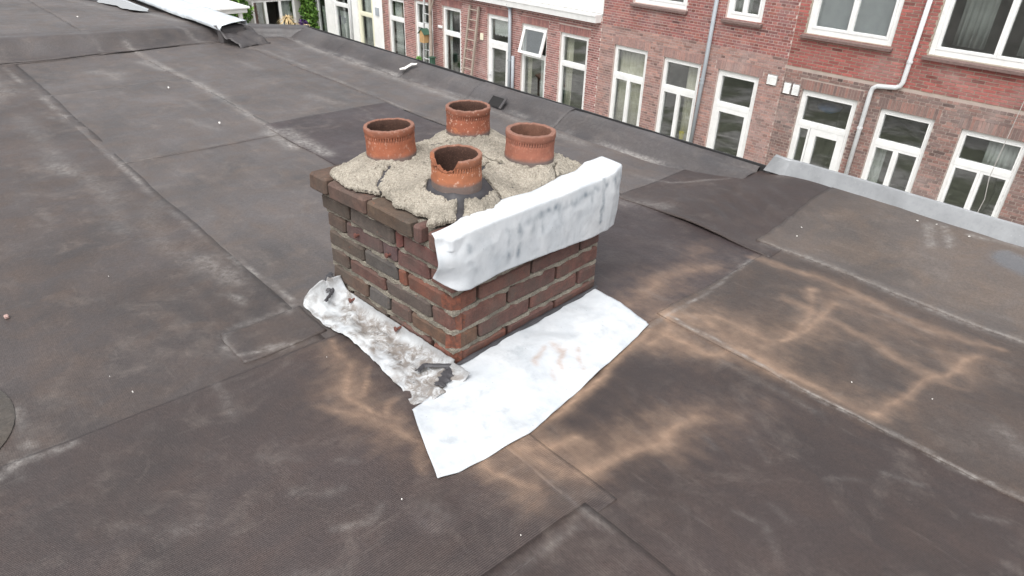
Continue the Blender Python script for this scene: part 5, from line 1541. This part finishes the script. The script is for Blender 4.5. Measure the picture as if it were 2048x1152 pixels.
m_ = MB().prism([(-.13, -.2), (.13, -.2), (.13, .12), (0, .24), (-.13, .12)], 'y', -.1, .1); m_.v = [tuple(Vector(v_) + c0) for v_ in m_.v]; m_.build('box', simple('birdhouse_wood', (0.42, 0.26, 0.12), .8), bh)
for s_ in (-1, 1):
    m_ = MB().prism([(0, .255), (s_ * .19, .085), (s_ * .19, .065), (0, .235)], 'y', -.14, .14); m_.v = [tuple(Vector(v_) + c0) for v_ in m_.v]; m_.build('roof', GRN, bh)
fp = empty('hanging_feeder', (0, 0, 0), 0, 'dark green bird feeder box low on the post beside the ladder', 'feeder')
MB().box(-18.40, -18.24, D - .46, D - .32, -3.86, -3.60).build('box', GRN, fp, bevel=.01)
MB().box(-18.42, -18.22, D - .50, D - .30, -3.598, -3.57).build('lid', GRN, fp)
ivy('potted_plant', 'small light green pot plant low behind the tall ladder', [(-18.98, D - .5, -3.75, .10, .10, .10)], 120, .05, leaf_mat('fresh_leaf', (0.10, 0.22, 0.05), (0.25, 0.45, 0.15)), 12, -3.75)
ivy('potted_plant', 'small light green plant at the foot of the green feeder', [(-18.15, D - .5, -3.95, .12, .10, .08)], 120, .05, leaf_mat('fresh_leaf_b', (0.10, 0.24, 0.06), (0.22, 0.42, 0.15)), 13, -3.95)
# weathered table board tilted in front of the door, green bin lid
tb = empty('garden_table', (0, 0, 0), 0, 'weathered brown folding table tipped up below the white door', 'table')
V = [(-14.95, D - 1.6, -3.72), (-14.15, D - 1.7, -4.02), (-14.15, D - 1.2, -4.06), (-14.95, D - 1.1, -3.76)]
V += [(a, b, c - .05) for a, b, c in V]
mk('table_top', V, [(0, 1, 2, 3), (4, 7, 6, 5), (0, 4, 5, 1), (1, 5, 6, 2), (2, 6, 7, 3), (3, 7, 4, 0)], simple('table_wood', (0.17, 0.085, 0.055), .8, .2, 12), tb)
for (x, y, z) in ((-14.9, D - 1.5, -3.78), (-14.25, D - 1.55, -4.03), (-14.25, D - 1.25, -4.07), (-14.9, D - 1.2, -3.80)):
    MB().tube([(x, y, z), (x + .05, y, -4.75)], .03, 8).build('leg', simple('table_leg', (0.20, 0.12, 0.08), .8), tb)
gb = empty('green_bin', (0, 0, 0), 0, 'green garden bin under the wall beside the tipped table', 'bin')
MB().prism([(-14.02, -4.75), (-13.58, -4.75), (-13.52, -4.10), (-14.08, -4.10)], 'y', D - 1.3, D - .8).build('body', GRN, gb)
MB().box(-14.10, -13.50, D - 1.33, D - .77, -4.098, -4.05).build('lid', GRN, gb, bevel=.015)
# low fence piece at the white house
gf = empty('garden_fence', (0, 0, 0), 0, 'dark brown fence with pale boards below the cream bay', 'fence')
MB().box(-24.2, -21.5, D - 1.6, D - 1.5, -3.72, -3.60).build('top_rail', simple('fence_dark', (0.09, 0.065, 0.05), .85), gf)
for x in (-24.1, -22.85, -21.6):
    MB().box(x - .05, x + .05, D - 1.58, D - 1.52, -4.75, -3.722).build('post', simple('fence_dark', (0.09, 0.065, 0.05), .85), gf)
for k in range(4):
    MB().box(-24.05, -21.65, D - 1.515, D - 1.49, -4.6 + k * .22, -4.49 + k * .22).build('board', WHITE2 if k % 2 else simple('fence_dark', (0.09, 0.065, 0.05), .85), gf)
# thin cable hanging in front of the right house
cb = MB().tube([(-1.30, D - .15, 1.2), (-1.37, D - .15, -0.8), (-1.42, D - .15, -1.9), (-1.46, D - .15, -2.9), (-1.40, D - .15, -3.3), (-1.52, D - .15, -4.6)], .006, 6).build('cable', simple('cable_grey', (0.42, 0.40, 0.38), .6))
tag(cb, 'thin pale cable hanging down in front of the rightmost window', 'cable')
